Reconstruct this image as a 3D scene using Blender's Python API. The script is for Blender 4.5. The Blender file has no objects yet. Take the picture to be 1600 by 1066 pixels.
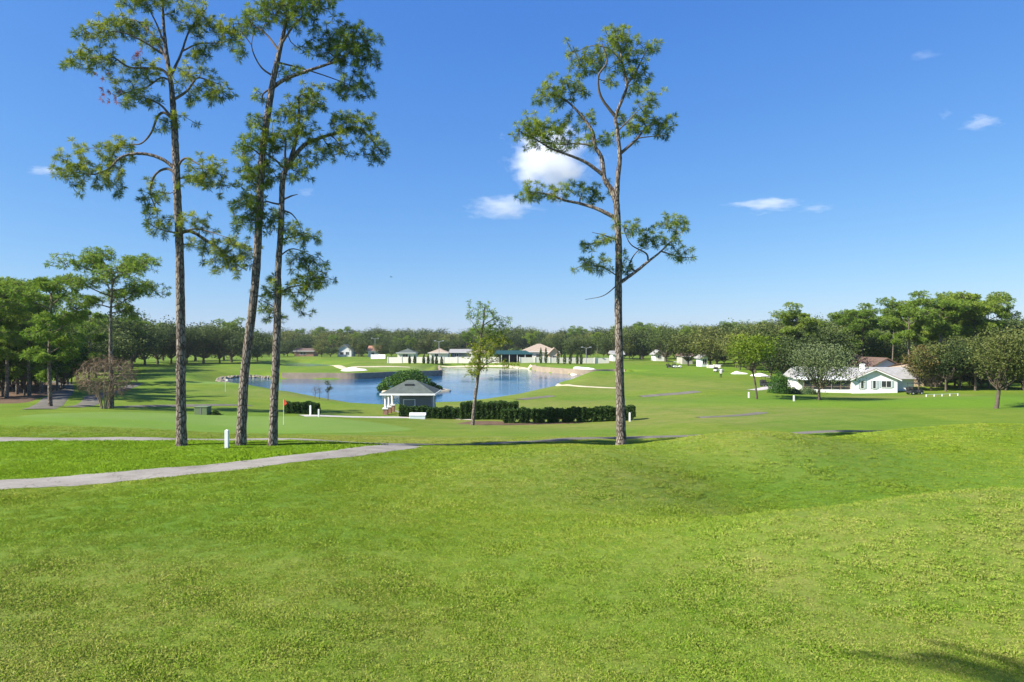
import bpy, bmesh, math, random
import numpy as np
from mathutils import Vector, Matrix

random.seed(7)
RNG = np.random.default_rng(7)
R = math.radians
SC = bpy.context.scene
COL = SC.collection

# ------------------------------------------------------------------ camera, sky, sun, exposure
F = 1600 * 24 / 36.0          # focal length in photo pixels
HZ = 533.0                    # photo row of the horizon
CAMZ = 8.4
cam = bpy.data.cameras.new('camera')
cam.lens = 24; cam.sensor_width = 36; cam.clip_end = 20000; cam.clip_start = 0.1
camo = bpy.data.objects.new('camera', cam); COL.objects.link(camo)
camo.location = (0, 0, CAMZ); camo.rotation_euler = (R(90), 0, 0)
SC.camera = camo

SUN_EL = 38.0
SHADOW = (0.935, 0.355)       # horizontal direction in which shadows fall
w = bpy.data.worlds.new('World'); SC.world = w; w.use_nodes = True
nt = w.node_tree; nt.nodes.clear()
sky = nt.nodes.new('ShaderNodeTexSky'); sky.sky_type = 'NISHITA'; sky.sun_disc = False
sky.sun_elevation = R(SUN_EL)
sky.sun_rotation = math.atan2(-SHADOW[0], -SHADOW[1])
sky.altitude = 0; sky.air_density = 1.0; sky.dust_density = 0.25; sky.ozone_density = 3.2
bgn = nt.nodes.new('ShaderNodeBackground'); bgn.inputs[1].default_value = 0.10
hsv = nt.nodes.new('ShaderNodeHueSaturation'); hsv.inputs['Saturation'].default_value = 1.0
wo = nt.nodes.new('ShaderNodeOutputWorld')
sep = nt.nodes.new('ShaderNodeSeparateColor'); cmb = nt.nodes.new('ShaderNodeCombineColor')
nt.links.new(sky.outputs[0], sep.inputs[0])
for ch, (pw, gain) in enumerate(((1.07, 0.430), (0.79, 0.460), (0.40, 0.535))):   # grade of the sky towards the photograph's blue
    a = nt.nodes.new('ShaderNodeMath'); a.operation = 'MULTIPLY'; a.inputs[1].default_value = 0.1
    b = nt.nodes.new('ShaderNodeMath'); b.operation = 'POWER'; b.inputs[1].default_value = pw
    c = nt.nodes.new('ShaderNodeMath'); c.operation = 'MULTIPLY'; c.inputs[1].default_value = gain*10
    nt.links.new(sep.outputs[ch], a.inputs[0]); nt.links.new(a.outputs[0], b.inputs[0]); nt.links.new(b.outputs[0], c.inputs[0]); nt.links.new(c.outputs[0], cmb.inputs[ch])
nt.links.new(cmb.outputs[0], hsv.inputs['Color']); nt.links.new(hsv.outputs[0], bgn.inputs[0])
nt.links.new(bgn.outputs[0], wo.inputs[0])

sl = bpy.data.lights.new('sun', 'SUN'); sl.energy = 5.0; sl.angle = R(0.53); sl.color = (1.0, 0.945, 0.85)
so = bpy.data.objects.new('sun', sl); COL.objects.link(so); so.location = (-60, -20, 60)
sd = Vector((SHADOW[0] * math.cos(R(SUN_EL)), SHADOW[1] * math.cos(R(SUN_EL)), -math.sin(R(SUN_EL))))
so.rotation_euler = sd.to_track_quat('-Z', 'Y').to_euler()

vs = SC.view_settings
vs.view_transform = 'Standard'; vs.look = 'None'; vs.gamma = 1; vs.exposure = 1.1; vs.use_curve_mapping = False
SC.render.engine = 'CYCLES'
SC.cycles.volume_bounces = 6
SC.cycles.max_bounces = 8
SC.cycles.transparent_max_bounces = 16

# ------------------------------------------------------------------ materials
MATS = {}
def nodes_of(name):
    m = bpy.data.materials.new(name); m.use_nodes = True
    t = m.node_tree; t.nodes.clear(); MATS[name] = m
    return m, t
def nd(t, kind, **kw):
    n = t.nodes.new(kind)
    for k, v in kw.items():
        if k.startswith('i_'):
            n.inputs[k[2:].replace('_', ' ')].default_value = v
        else: setattr(n, k, v)
    return n
def rgb(c): return (c[0], c[1], c[2], 1.0)
def ramp(t, stops):
    n = t.nodes.new('ShaderNodeValToRGB'); e = n.color_ramp.elements
    e[0].position, e[0].color = stops[0][0], rgb(stops[0][1])
    e[1].position, e[1].color = stops[-1][0], rgb(stops[-1][1])
    for p, c in stops[1:-1]:
        k = e.new(p); k.color = rgb(c)
    return n
def mixc(t, a, b, fac, mode='MIX'):
    n = t.nodes.new('ShaderNodeMix'); n.data_type = 'RGBA'; n.blend_type = mode
    for sock, v in ((n.inputs[0], fac), (n.inputs[6], a), (n.inputs[7], b)):
        if isinstance(v, (int, float)): sock.default_value = v
        elif isinstance(v, tuple): sock.default_value = rgb(v)
        else: t.links.new(v, sock)
    return n.outputs[2]
def math_(t, op, a, b=None, clamp=False):
    n = t.nodes.new('ShaderNodeMath'); n.operation = op; n.use_clamp = clamp
    for i, v in enumerate((a, b)):
        if v is None: continue
        if isinstance(v, (int, float)): n.inputs[i].default_value = v
        else: t.links.new(v, n.inputs[i])
    return n.outputs[0]
def maprange(t, v, a, b, c=0.0, d=1.0):
    n = t.nodes.new('ShaderNodeMapRange'); t.links.new(v, n.inputs[0])
    for i, x in enumerate((a, b, c, d)): n.inputs[i + 1].default_value = x
    return n.outputs[0]
def noise(t, vec, scale, detail=4, rough=0.55, scl3=None):
    n = t.nodes.new('ShaderNodeTexNoise'); n.inputs['Scale'].default_value = scale
    n.inputs['Detail'].default_value = detail; n.inputs['Roughness'].default_value = rough
    if scl3:
        mp = t.nodes.new('ShaderNodeMapping'); mp.inputs['Scale'].default_value = scl3
        t.links.new(vec, mp.inputs[0]); vec = mp.outputs[0]
    t.links.new(vec, n.inputs['Vector'])
    return n.outputs['Fac']
def finish(t, col, rough=0.8, bump=None, bstr=0.3, bdist=0.02, spec=0.3, normal=None):
    p = t.nodes.new('ShaderNodeBsdfPrincipled'); o = t.nodes.new('ShaderNodeOutputMaterial')
    if isinstance(col, tuple): p.inputs['Base Color'].default_value = rgb(col)
    else: t.links.new(col, p.inputs['Base Color'])
    if isinstance(rough, (int, float)): p.inputs['Roughness'].default_value = rough
    else: t.links.new(rough, p.inputs['Roughness'])
    p.inputs['Specular IOR Level'].default_value = spec
    if bump is not None:
        b = t.nodes.new('ShaderNodeBump'); b.inputs['Strength'].default_value = bstr
        b.inputs['Distance'].default_value = bdist
        t.links.new(bump, b.inputs['Height']); t.links.new(b.outputs[0], p.inputs['Normal'])
    t.links.new(p.outputs[0], o.inputs[0])
    return p
def simple(name, c, rough=0.7, var=0.18, scale=3.0, spec=0.3, bstr=0.15, bdist=0.02, metal=0.0):
    m, t = nodes_of(name)
    tc = nd(t, 'ShaderNodeTexCoord')
    n1 = noise(t, tc.outputs['Object'], scale, 5)
    n2 = noise(t, tc.outputs['Object'], scale * 9, 3)
    s = math_(t, 'ADD', math_(t, 'MULTIPLY', n1, 0.7), math_(t, 'MULTIPLY', n2, 0.3))
    col = mixc(t, tuple(x * (1 - var) for x in c), tuple(min(1, x * (1 + var)) for x in c), maprange(t, s, 0.3, 0.7))
    p = finish(t, col, rough, n2, bstr, bdist, spec)
    p.inputs['Metallic'].default_value = metal
    return m

# grass colour, shared by the turf sheet and the blades standing on it
gg = bpy.data.node_groups.new('turf_colour', 'ShaderNodeTree')
gg.interface.new_socket('Color', in_out='OUTPUT', socket_type='NodeSocketColor')
gg.interface.new_socket('Height', in_out='OUTPUT', socket_type='NodeSocketFloat')
def build_turf_group(t):
    out = t.nodes.new('NodeGroupOutput')
    pos = nd(t, 'ShaderNodeNewGeometry').outputs['Position']
    big = noise(t, pos, 0.055, 4, 0.55)
    mid = noise(t, pos, 0.42, 5, 0.6)
    fine = noise(t, pos, 2.6, 5, 0.65)
    tiny = noise(t, pos, 14.0, 4, 0.7)
    micro = noise(t, pos, 60.0, 3, 0.7)
    strip = noise(t, pos, 0.9, 5, 0.65, (0.35, 1.6, 1))
    v = math_(t, 'ADD', math_(t, 'MULTIPLY', mid, 0.4), math_(t, 'MULTIPLY', fine, 0.35))
    v = math_(t, 'ADD', v, math_(t, 'MULTIPLY', strip, 0.25))
    r1 = ramp(t, [(0.30, (0.084, 0.140, 0.011)), (0.46, (0.122, 0.184, 0.015)), (0.58, (0.166, 0.212, 0.024)), (0.74, (0.240, 0.236, 0.050))])
    t.links.new(v, r1.inputs[0])
    r2 = ramp(t, [(0.30, (0.072, 0.138, 0.011)), (0.55, (0.108, 0.186, 0.014)), (0.75, (0.155, 0.218, 0.024))])
    t.links.new(v, r2.inputs[0])
    col = mixc(t, r1.outputs[0], r2.outputs[0], maprange(t, big, 0.42, 0.62))
    # fine dark/light mottling of the cut blades
    tm = math_(t, 'ADD', math_(t, 'MULTIPLY', tiny, 0.6), math_(t, 'MULTIPLY', micro, 0.4))
    k = maprange(t, tm, 0.34, 0.68, 0.52, 1.42)
    vm = t.nodes.new('ShaderNodeVectorMath'); vm.operation = 'SCALE'
    t.links.new(col, vm.inputs[0]); t.links.new(k, vm.inputs[3])
    # mowing zones from the vertex attribute: r = close-mown green, g = dry / worn, b = lush rough, alpha = lusher swale green plus painted shade
    at = nd(t, 'ShaderNodeAttribute', attribute_name='zone')
    sp = nd(t, 'ShaderNodeSeparateColor'); t.links.new(at.outputs['Color'], sp.inputs[0])
    gcol = mixc(t, (0.120, 0.205, 0.034), (0.160, 0.238, 0.052), mid)
    c2 = mixc(t, vm.outputs[0], gcol, math_(t, 'MULTIPLY', sp.outputs[0], 0.85))
    dcol = mixc(t, (0.155, 0.165, 0.038), (0.240, 0.200, 0.075), fine)
    dm = math_(t, 'MULTIPLY', sp.outputs[1], maprange(t, v, 0.36, 0.62), True)
    c3 = mixc(t, c2, dcol, dm)
    lcol = mixc(t, (0.090, 0.185, 0.008), (0.135, 0.235, 0.014), maprange(t, fine, 0.3, 0.7))
    c4 = mixc(t, c3, lcol, math_(t, 'MULTIPLY', sp.outputs[2], 0.8))
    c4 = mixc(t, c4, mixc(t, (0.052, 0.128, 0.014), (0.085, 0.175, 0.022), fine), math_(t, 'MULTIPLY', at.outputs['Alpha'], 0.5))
    t.links.new(c4, out.inputs[0])
    h = math_(t, 'ADD', math_(t, 'MULTIPLY', fine, 0.6), math_(t, 'MULTIPLY', tiny, 0.5))
    t.links.new(h, out.inputs[1])
build_turf_group(gg)
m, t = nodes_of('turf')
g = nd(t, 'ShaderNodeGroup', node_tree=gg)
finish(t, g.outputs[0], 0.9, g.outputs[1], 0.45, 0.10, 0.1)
m, t = nodes_of('blade')
pos = nd(t, 'ShaderNodeNewGeometry').outputs['Position']
oi = nd(t, 'ShaderNodeAttribute', attribute_name='zcol', attribute_type='INSTANCER')
big = noise(t, pos, 0.055, 4); mid = noise(t, pos, 0.42, 5, 0.6); fine = noise(t, pos, 2.6, 5, 0.65)
v = math_(t, 'ADD', math_(t, 'MULTIPLY', mid, 0.45), math_(t, 'MULTIPLY', fine, 0.45))
v = math_(t, 'ADD', v, 0.05)
ri = nd(t, 'ShaderNodeAttribute', attribute_name='tint').outputs['Fac']
v = math_(t, 'ADD', v, math_(t, 'MULTIPLY', math_(t, 'SUBTRACT', ri, 0.5), 0.42))
r1 = ramp(t, [(0.28, (0.158, 0.256, 0.018)), (0.46, (0.232, 0.330, 0.030)), (0.60, (0.318, 0.390, 0.048)), (0.76, (0.470, 0.455, 0.115))])
t.links.new(v, r1.inputs[0])
r2 = ramp(t, [(0.28, (0.130, 0.248, 0.018)), (0.55, (0.200, 0.328, 0.026)), (0.78, (0.300, 0.392, 0.052))])
t.links.new(v, r2.inputs[0])
col = mixc(t, r1.outputs[0], r2.outputs[0], maprange(t, big, 0.42, 0.62))
col = mixc(t, col, (0.200, 0.370, 0.016), math_(t, 'MULTIPLY', oi.outputs['Fac'], 0.7))
dz = nd(t, 'ShaderNodeAttribute', attribute_name='zdry', attribute_type='INSTANCER')
col = mixc(t, col, mixc(t, (0.270, 0.300, 0.055), (0.470, 0.420, 0.150), ri), math_(t, 'MULTIPLY', dz.outputs['Fac'], maprange(t, v, 0.34, 0.66), True))
dp = nd(t, 'ShaderNodeAttribute', attribute_name='zdeep_shade', attribute_type='INSTANCER')
col = mixc(t, col, mixc(t, (0.110, 0.225, 0.018), (0.185, 0.310, 0.034), ri), math_(t, 'MULTIPLY', dp.outputs['Fac'], 0.5))  # blades darkened the same way, lusher growth and painted shade together
d = nd(t, 'ShaderNodeBsdfDiffuse'); tr = nd(t, 'ShaderNodeBsdfTranslucent'); mx = nd(t, 'ShaderNodeMixShader'); mx.inputs[0].default_value = 0.16
tn = nd(t, 'ShaderNodeAttribute', attribute_name='tn', attribute_type='INSTANCER')
gn = nd(t, 'ShaderNodeNewGeometry')
vn = nd(t, 'ShaderNodeMix', data_type='VECTOR'); vn.inputs[0].default_value = 0.25
t.links.new(tn.outputs['Vector'], vn.inputs[4]); t.links.new(gn.outputs['Normal'], vn.inputs[5])
vz = nd(t, 'ShaderNodeVectorMath', operation='NORMALIZE'); t.links.new(vn.outputs[1], vz.inputs[0]); t.links.new(vz.outputs[0], d.inputs['Normal'])
o = nd(t, 'ShaderNodeOutputMaterial')
t.links.new(col, d.inputs[0]); t.links.new(col, tr.inputs[0])
t.links.new(d.outputs[0], mx.inputs[1]); t.links.new(tr.outputs[0], mx.inputs[2]); t.links.new(mx.outputs[0], o.inputs[0])

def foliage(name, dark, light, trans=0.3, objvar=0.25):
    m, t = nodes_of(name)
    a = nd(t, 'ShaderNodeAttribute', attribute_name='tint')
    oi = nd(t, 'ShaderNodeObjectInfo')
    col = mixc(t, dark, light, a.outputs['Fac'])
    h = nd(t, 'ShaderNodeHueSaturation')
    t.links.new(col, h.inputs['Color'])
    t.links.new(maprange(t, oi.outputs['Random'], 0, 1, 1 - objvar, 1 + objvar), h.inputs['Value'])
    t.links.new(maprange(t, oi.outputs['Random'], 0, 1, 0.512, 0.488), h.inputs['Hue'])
    d = nd(t, 'ShaderNodeBsdfDiffuse'); tr = nd(t, 'ShaderNodeBsdfTranslucent')
    gl = nd(t, 'ShaderNodeBsdfGlossy'); gl.inputs['Roughness'].default_value = 0.6; gl.inputs['Color'].default_value = (.5, .5, .5, 1)
    mx = nd(t, 'ShaderNodeMixShader'); mx.inputs[0].default_value = trans
    m2 = nd(t, 'ShaderNodeMixShader'); m2.inputs[0].default_value = 0.025
    o = nd(t, 'ShaderNodeOutputMaterial')
    t.links.new(h.outputs[0], d.inputs[0]); t.links.new(h.outputs[0], tr.inputs[0])
    t.links.new(d.outputs[0], mx.inputs[1]); t.links.new(tr.outputs[0], mx.inputs[2])
    t.links.new(mx.outputs[0], m2.inputs[1]); t.links.new(gl.outputs[0], m2.inputs[2])
    t.links.new(m2.outputs[0], o.inputs[0])
    return m
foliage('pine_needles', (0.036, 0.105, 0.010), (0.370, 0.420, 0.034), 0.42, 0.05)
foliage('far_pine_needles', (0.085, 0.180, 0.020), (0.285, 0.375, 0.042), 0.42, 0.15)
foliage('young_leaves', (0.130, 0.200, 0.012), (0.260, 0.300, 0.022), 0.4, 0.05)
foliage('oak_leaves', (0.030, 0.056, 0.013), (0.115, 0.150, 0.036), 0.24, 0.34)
foliage('olive_leaves', (0.070, 0.095, 0.020), (0.185, 0.200, 0.050), 0.28, 0.25)
foliage('moss_grey_leaves', (0.060, 0.098, 0.030), (0.175, 0.215, 0.095), 0.22, 0.12)
foliage('hedge_leaves', (0.022, 0.055, 0.010), (0.075, 0.135, 0.024), 0.2, 0.06)
foliage('clipped_leaves', (0.035, 0.095, 0.012), (0.075, 0.160, 0.022), 0.2, 0.06)
foliage('autumn_leaves', (0.120, 0.110, 0.030), (0.230, 0.150, 0.050), 0.3, 0.2)
foliage('rust_needles', (0.220, 0.070, 0.030), (0.300, 0.110, 0.050), 0.3, 0.1)
foliage('twig_haze', (0.140, 0.095, 0.060), (0.250, 0.170, 0.110), 0.1, 0.05)

m, t = nodes_of('pine_bark')
tc = nd(t, 'ShaderNodeTexCoord')
vo = nd(t, 'ShaderNodeTexVoronoi', feature='DISTANCE_TO_EDGE'); vo.inputs['Scale'].default_value = 9.0
mp = nd(t, 'ShaderNodeMapping'); mp.inputs['Scale'].default_value = (1, 1, 0.34)
t.links.new(tc.outputs['Object'], mp.inputs[0]); t.links.new(mp.outputs[0], vo.inputs['Vector'])
nb = noise(t, mp.outputs[0], 7, 6, 0.65)
crack = maprange(t, vo.outputs['Distance'], 0.0, 0.16)
cr = ramp(t, [(0.28, (0.100, 0.080, 0.064)), (0.5, (0.225, 0.190, 0.156)), (0.72, (0.390, 0.345, 0.290))]); t.links.new(nb, cr.inputs[0])
col = mixc(t, (0.045, 0.030, 0.022), cr.outputs[0], crack)
finish(t, col, 0.92, math_(t, 'ADD', math_(t, 'MULTIPLY', crack, 0.7), math_(t, 'MULTIPLY', nb, 0.5)), 0.9, 0.05, 0.1)
simple('branch_bark', (0.130, 0.105, 0.084), 0.9, 0.4, 5, 0.1, 0.5)
simple('oak_bark', (0.110, 0.088, 0.068), 0.92, 0.4, 4, 0.1, 0.6, 0.05)
simple('pale_bark', (0.300, 0.235, 0.165), 0.9, 0.35, 6, 0.1, 0.4)

m, t = nodes_of('lake_water')
pos = nd(t, 'ShaderNodeNewGeometry').outputs['Position']
n1 = noise(t, pos, 1.3, 5, 0.6, (0.6, 1.0, 1)); n2 = noise(t, pos, 0.05, 3)
b = nd(t, 'ShaderNodeBump'); b.inputs['Distance'].default_value = 0.05
t.links.new(maprange(t, n2, 0.35, 0.6, 0.12, 0.75), b.inputs['Strength']); t.links.new(n1, b.inputs['Height'])
p = nd(t, 'ShaderNodeBsdfPrincipled'); p.inputs['Base Color'].default_value = (0.014, 0.085, 0.190, 1)
p.inputs['Roughness'].default_value = 0.06; p.inputs['IOR'].default_value = 1.333
t.links.new(b.outputs[0], p.inputs['Normal'])
o = nd(t, 'ShaderNodeOutputMaterial'); t.links.new(p.outputs[0], o.inputs[0])

m, t = nodes_of('asphalt_path')
pos = nd(t, 'ShaderNodeNewGeometry').outputs['Position']
a1 = noise(t, pos, 0.7, 5, 0.6); a2 = noise(t, pos, 9.0, 4, 0.7)
vo = nd(t, 'ShaderNodeTexVoronoi', feature='DISTANCE_TO_EDGE'); vo.inputs['Scale'].default_value = 0.42
wv = nd(t, 'ShaderNodeVectorMath', operation='ADD'); wn = nd(t, 'ShaderNodeTexNoise'); wn.inputs['Scale'].default_value = 1.2; t.links.new(pos, wn.inputs['Vector'])
t.links.new(pos, wv.inputs[0]); t.links.new(wn.outputs['Color'], wv.inputs[1]); t.links.new(wv.outputs[0], vo.inputs['Vector'])
rp = ramp(t, [(0.30, (0.175, 0.158, 0.134)), (0.5, (0.262, 0.240, 0.210)), (0.72, (0.335, 0.312, 0.278))]); t.links.new(math_(t, 'ADD', math_(t, 'MULTIPLY', a1, 0.65), math_(t, 'MULTIPLY', a2, 0.35)), rp.inputs[0])
ck = maprange(t, vo.outputs['Distance'], 0.001, 0.010, 0.45, 1.0)
finish(t, mixc(t, (0.085, 0.075, 0.062), rp.outputs[0], ck), 0.95, a2, 0.3, 0.01, 0.0)
simple('dark_path', (0.150, 0.140, 0.118), 0.95, 0.25, 0.9, 0.0, 0.3, 0.01)
simple('concrete', (0.46, 0.42, 0.38), 0.85, 0.18, 1.2)
simple('white_sand', (0.76, 0.72, 0.64), 0.95, 0.10, 0.8, 0.1, 0.3, 0.05)
simple('tan_sand', (0.50, 0.44, 0.30), 0.95, 0.2, 0.6, 0.1, 0.3, 0.05)
simple('pine_straw', (0.135, 0.088, 0.056), 0.95, 0.35, 1.5, 0.1, 0.4, 0.05)
simple('white_paint', (0.78, 0.78, 0.76), 0.55, 0.06, 2)
simple('white_stucco', (0.74, 0.74, 0.72), 0.8, 0.07, 1.5)
simple('cream_stucco', (0.76, 0.72, 0.62), 0.8, 0.10, 1.0)
simple('peach_stucco', (0.62, 0.46, 0.32), 0.8, 0.1, 1.0)
simple('blue_stucco', (0.42, 0.50, 0.58), 0.8, 0.08, 1.0)
simple('blue_grey_siding', (0.170, 0.195, 0.205), 0.75, 0.10, 1.0)
simple('wainscot', (0.36, 0.35, 0.29), 0.8, 0.12, 2.0)
simple('grey_shingle', (0.290, 0.282, 0.272), 0.9, 0.22, 1.6, 0.15, 0.4)
simple('green_shingle', (0.095, 0.112, 0.098), 0.9, 0.25, 1.6, 0.15, 0.4)
simple('tile_red', (0.34, 0.175, 0.110), 0.85, 0.22, 1.2)
simple('tile_tan', (0.35, 0.275, 0.205), 0.85, 0.18, 1.0)
simple('tile_brown', (0.135, 0.088, 0.068), 0.85, 0.2, 1.0)
simple('green_metal', (0.018, 0.060, 0.054), 0.5, 0.12, 1.0)
simple('dark_screen', (0.030, 0.032, 0.034), 0.5, 0.2, 1.0)
simple('fascia_brown', (0.30, 0.21, 0.165), 0.7, 0.12, 2.0)
simple('shutter_grey', (0.36, 0.42, 0.42), 0.7, 0.08, 2.0)
simple('brick', (0.28, 0.16, 0.115), 0.9, 0.3, 5.0)
simple('seawall_stone', (0.30, 0.240, 0.170), 0.92, 0.22, 0.7, 0.15, 0.5, 0.06)
simple('seawall_dark', (0.055, 0.050, 0.048), 0.9, 0.3, 0.7, 0.15, 0.4, 0.06)
simple('rubble_stone', (0.27, 0.235, 0.175), 0.95, 0.3, 0.9, 0.1, 0.6, 0.1)
simple('flag_red', (0.62, 0.075, 0.025), 0.8, 0.08, 6)
simple('utility_green', (0.135, 0.180, 0.085), 0.6, 0.12, 2)
simple('steel_grey', (0.30, 0.31, 0.31), 0.5, 0.08, 2)
simple('cart_dark', (0.025, 0.026, 0.032), 0.4, 0.1, 2, 0.5)
simple('cart_white', (0.70, 0.70, 0.68), 0.4, 0.05, 2, 0.5)
simple('rubber', (0.018, 0.018, 0.018), 0.8, 0.1, 4)
simple('skin', (0.42, 0.25, 0.17), 0.6, 0.05, 8)
simple('black_cloth', (0.015, 0.016, 0.022), 0.9, 0.1, 8)
simple('bird_dark', (0.03, 0.03, 0.03), 0.8, 0.1, 8)
simple('sign_pale', (0.60, 0.66, 0.70), 0.6, 0.08, 3)
m, t = nodes_of('window_glass')
p = finish(t, (0.030, 0.036, 0.040), 0.08, spec=0.6)

# ------------------------------------------------------------------ mesh helpers
def tag(o, label=None, cat=None, group=None, kind=None):
    if label: o['label'] = label
    if cat: o['category'] = cat
    if group: o['group'] = group
    if kind: o['kind'] = kind
    return o
def empty(name, loc, rz=0.0):
    o = bpy.data.objects.new(name, None); COL.objects.link(o)
    o.location = loc; o.rotation_euler = (0, 0, rz); o.empty_display_size = 0.3
    return o
def link_mesh(name, me, mat, parent=None, loc=(0, 0, 0)):
    me.name = name
    if mat: me.materials.append(MATS[mat])
    o = bpy.data.objects.new(name, me); COL.objects.link(o); o.location = loc
    if parent: o.parent = parent
    if name in ('twigs', 'twig_ends', 'lower_foliage', 'dead_needles', 'branches'): o['kind'] = 'stuff'
    return o
def np_mesh(V, Fc, tint=None, smooth=False):
    """V (n,3); Fc (m,k) all with k corners"""
    me = bpy.data.meshes.new('m'); V = np.asarray(V, np.float32); Fc = np.asarray(Fc, np.int32)
    k = Fc.shape[1]
    me.vertices.add(len(V)); me.vertices.foreach_set('co', V.ravel())
    me.loops.add(Fc.size); me.loops.foreach_set('vertex_index', Fc.ravel())
    me.polygons.add(len(Fc)); me.polygons.foreach_set('loop_start', np.arange(0, Fc.size, k, dtype=np.int32))
    if tint is not None:
        a = me.attributes.new('tint', 'FLOAT', 'POINT'); a.data.foreach_set('value', np.asarray(tint, np.float32))
    me.update(calc_edges=True)
    if smooth: me.polygons.foreach_set('use_smooth', np.ones(len(Fc), bool))
    return me
class MB:
    def __init__(s): s.v = []; s.f = []
    def box(s, x0, y0, z0, x1, y1, z1):
        b = len(s.v)
        s.v += [(x0,y0,z0),(x1,y0,z0),(x1,y1,z0),(x0,y1,z0),(x0,y0,z1),(x1,y0,z1),(x1,y1,z1),(x0,y1,z1)]
        s.f += [tuple(b+i for i in q) for q in ((0,3,2,1),(4,5,6,7),(0,1,5,4),(1,2,6,5),(2,3,7,6),(3,0,4,7))]
        return s
    def poly(s, verts, faces):
        b = len(s.v); s.v += [tuple(v) for v in verts]; s.f += [tuple(b+i for i in q) for q in faces]; return s
    def prism(s, pts, y0, y1):
        """outline in x,z, swept along y"""
        n = len(pts)
        vs_ = [(x, y0, z) for x, z in pts] + [(x, y1, z) for x, z in pts]
        fs = [tuple(range(n)), tuple(range(2*n-1, n-1, -1))] + [(i, i+n, (i+1) % n + n, (i+1) % n) for i in range(n)]
        return s.poly(vs_, fs)
    def tube(s, pts, rad, sides=8, cap=True):
        V, Q = tube_np(np.array(pts, float), np.array(rad, float), sides)
        b = len(s.v); s.v += [tuple(v) for v in V]; s.f += [tuple(int(i)+b for i in q) for q in Q]
        if cap:
            n = len(pts); s.f.append(tuple(b+i for i in range(sides-1, -1, -1))); s.f.append(tuple(b+(n-1)*sides+i for i in range(sides)))
        return s
    def build(s, name, mat, parent=None, loc=(0,0,0), smooth=False, bevel=0.0):
        me = bpy.data.meshes.new(name); me.from_pydata(s.v, [], s.f)
        bm = bmesh.new(); bm.from_mesh(me); bmesh.ops.recalc_face_normals(bm, faces=bm.faces)
        if bevel > 0:
            bmesh.ops.bevel(bm, geom=list(bm.edges), offset=bevel, segments=1, affect='EDGES', clamp_overlap=True)
        bm.to_mesh(me); bm.free()
        if smooth: me.polygons.foreach_set('use_smooth', np.ones(len(me.polygons), bool))
        return link_mesh(name, me, mat, parent, loc)
def tube_np(P, rad, sides):
    n = len(P)
    T = np.gradient(P, axis=0); T /= np.linalg.norm(T, axis=1, keepdims=True) + 1e-9
    ref = np.array([0.13, 0.97, 0.21]) if abs(T[0][1]) < 0.8 else np.array([0.97, 0.13, 0.21])
    A = np.cross(T, ref); A /= np.linalg.norm(A, axis=1, keepdims=True) + 1e-9
    B = np.cross(T, A)
    th = np.linspace(0, 2*np.pi, sides, endpoint=False)
    V = P[:, None, :] + rad[:, None, None] * (np.cos(th)[None, :, None]*A[:, None, :] + np.sin(th)[None, :, None]*B[:, None, :])
    i = np.arange(n-1)[:, None]*sides; j = np.arange(sides)[None, :]; j2 = (j+1) % sides
    Q = np.stack([i+j, i+j2, i+sides+j2, i+sides+j], -1).reshape(-1, 4)
    return V.reshape(-1, 3), Q
def smooth_path(P, n):
    """Catmull-Rom resample of control rows (any width)"""
    P = np.asarray(P, float)
    if len(P) < 3:
        u = np.linspace(0, 1, n)[:, None]; return P[0]*(1-u) + P[-1]*u
    E = np.vstack([2*P[0]-P[1], P, 2*P[-1]-P[-2]])
    u = np.linspace(0, len(P)-1-1e-6, n); k = u.astype(int); f = (u-k)[:, None]
    a, b, c, d = E[k], E[k+1], E[k+2], E[k+3]
    return 0.5*((2*b)+(-a+c)*f+(2*a-5*b+4*c-d)*f*f+(-a+3*b-3*c+d)*f**3)
def copy_tree(o, parent=None):
    c = o.copy(); COL.objects.link(c); c.parent = parent
    for ch in o.children: copy_tree(ch, c)
    return c

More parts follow.
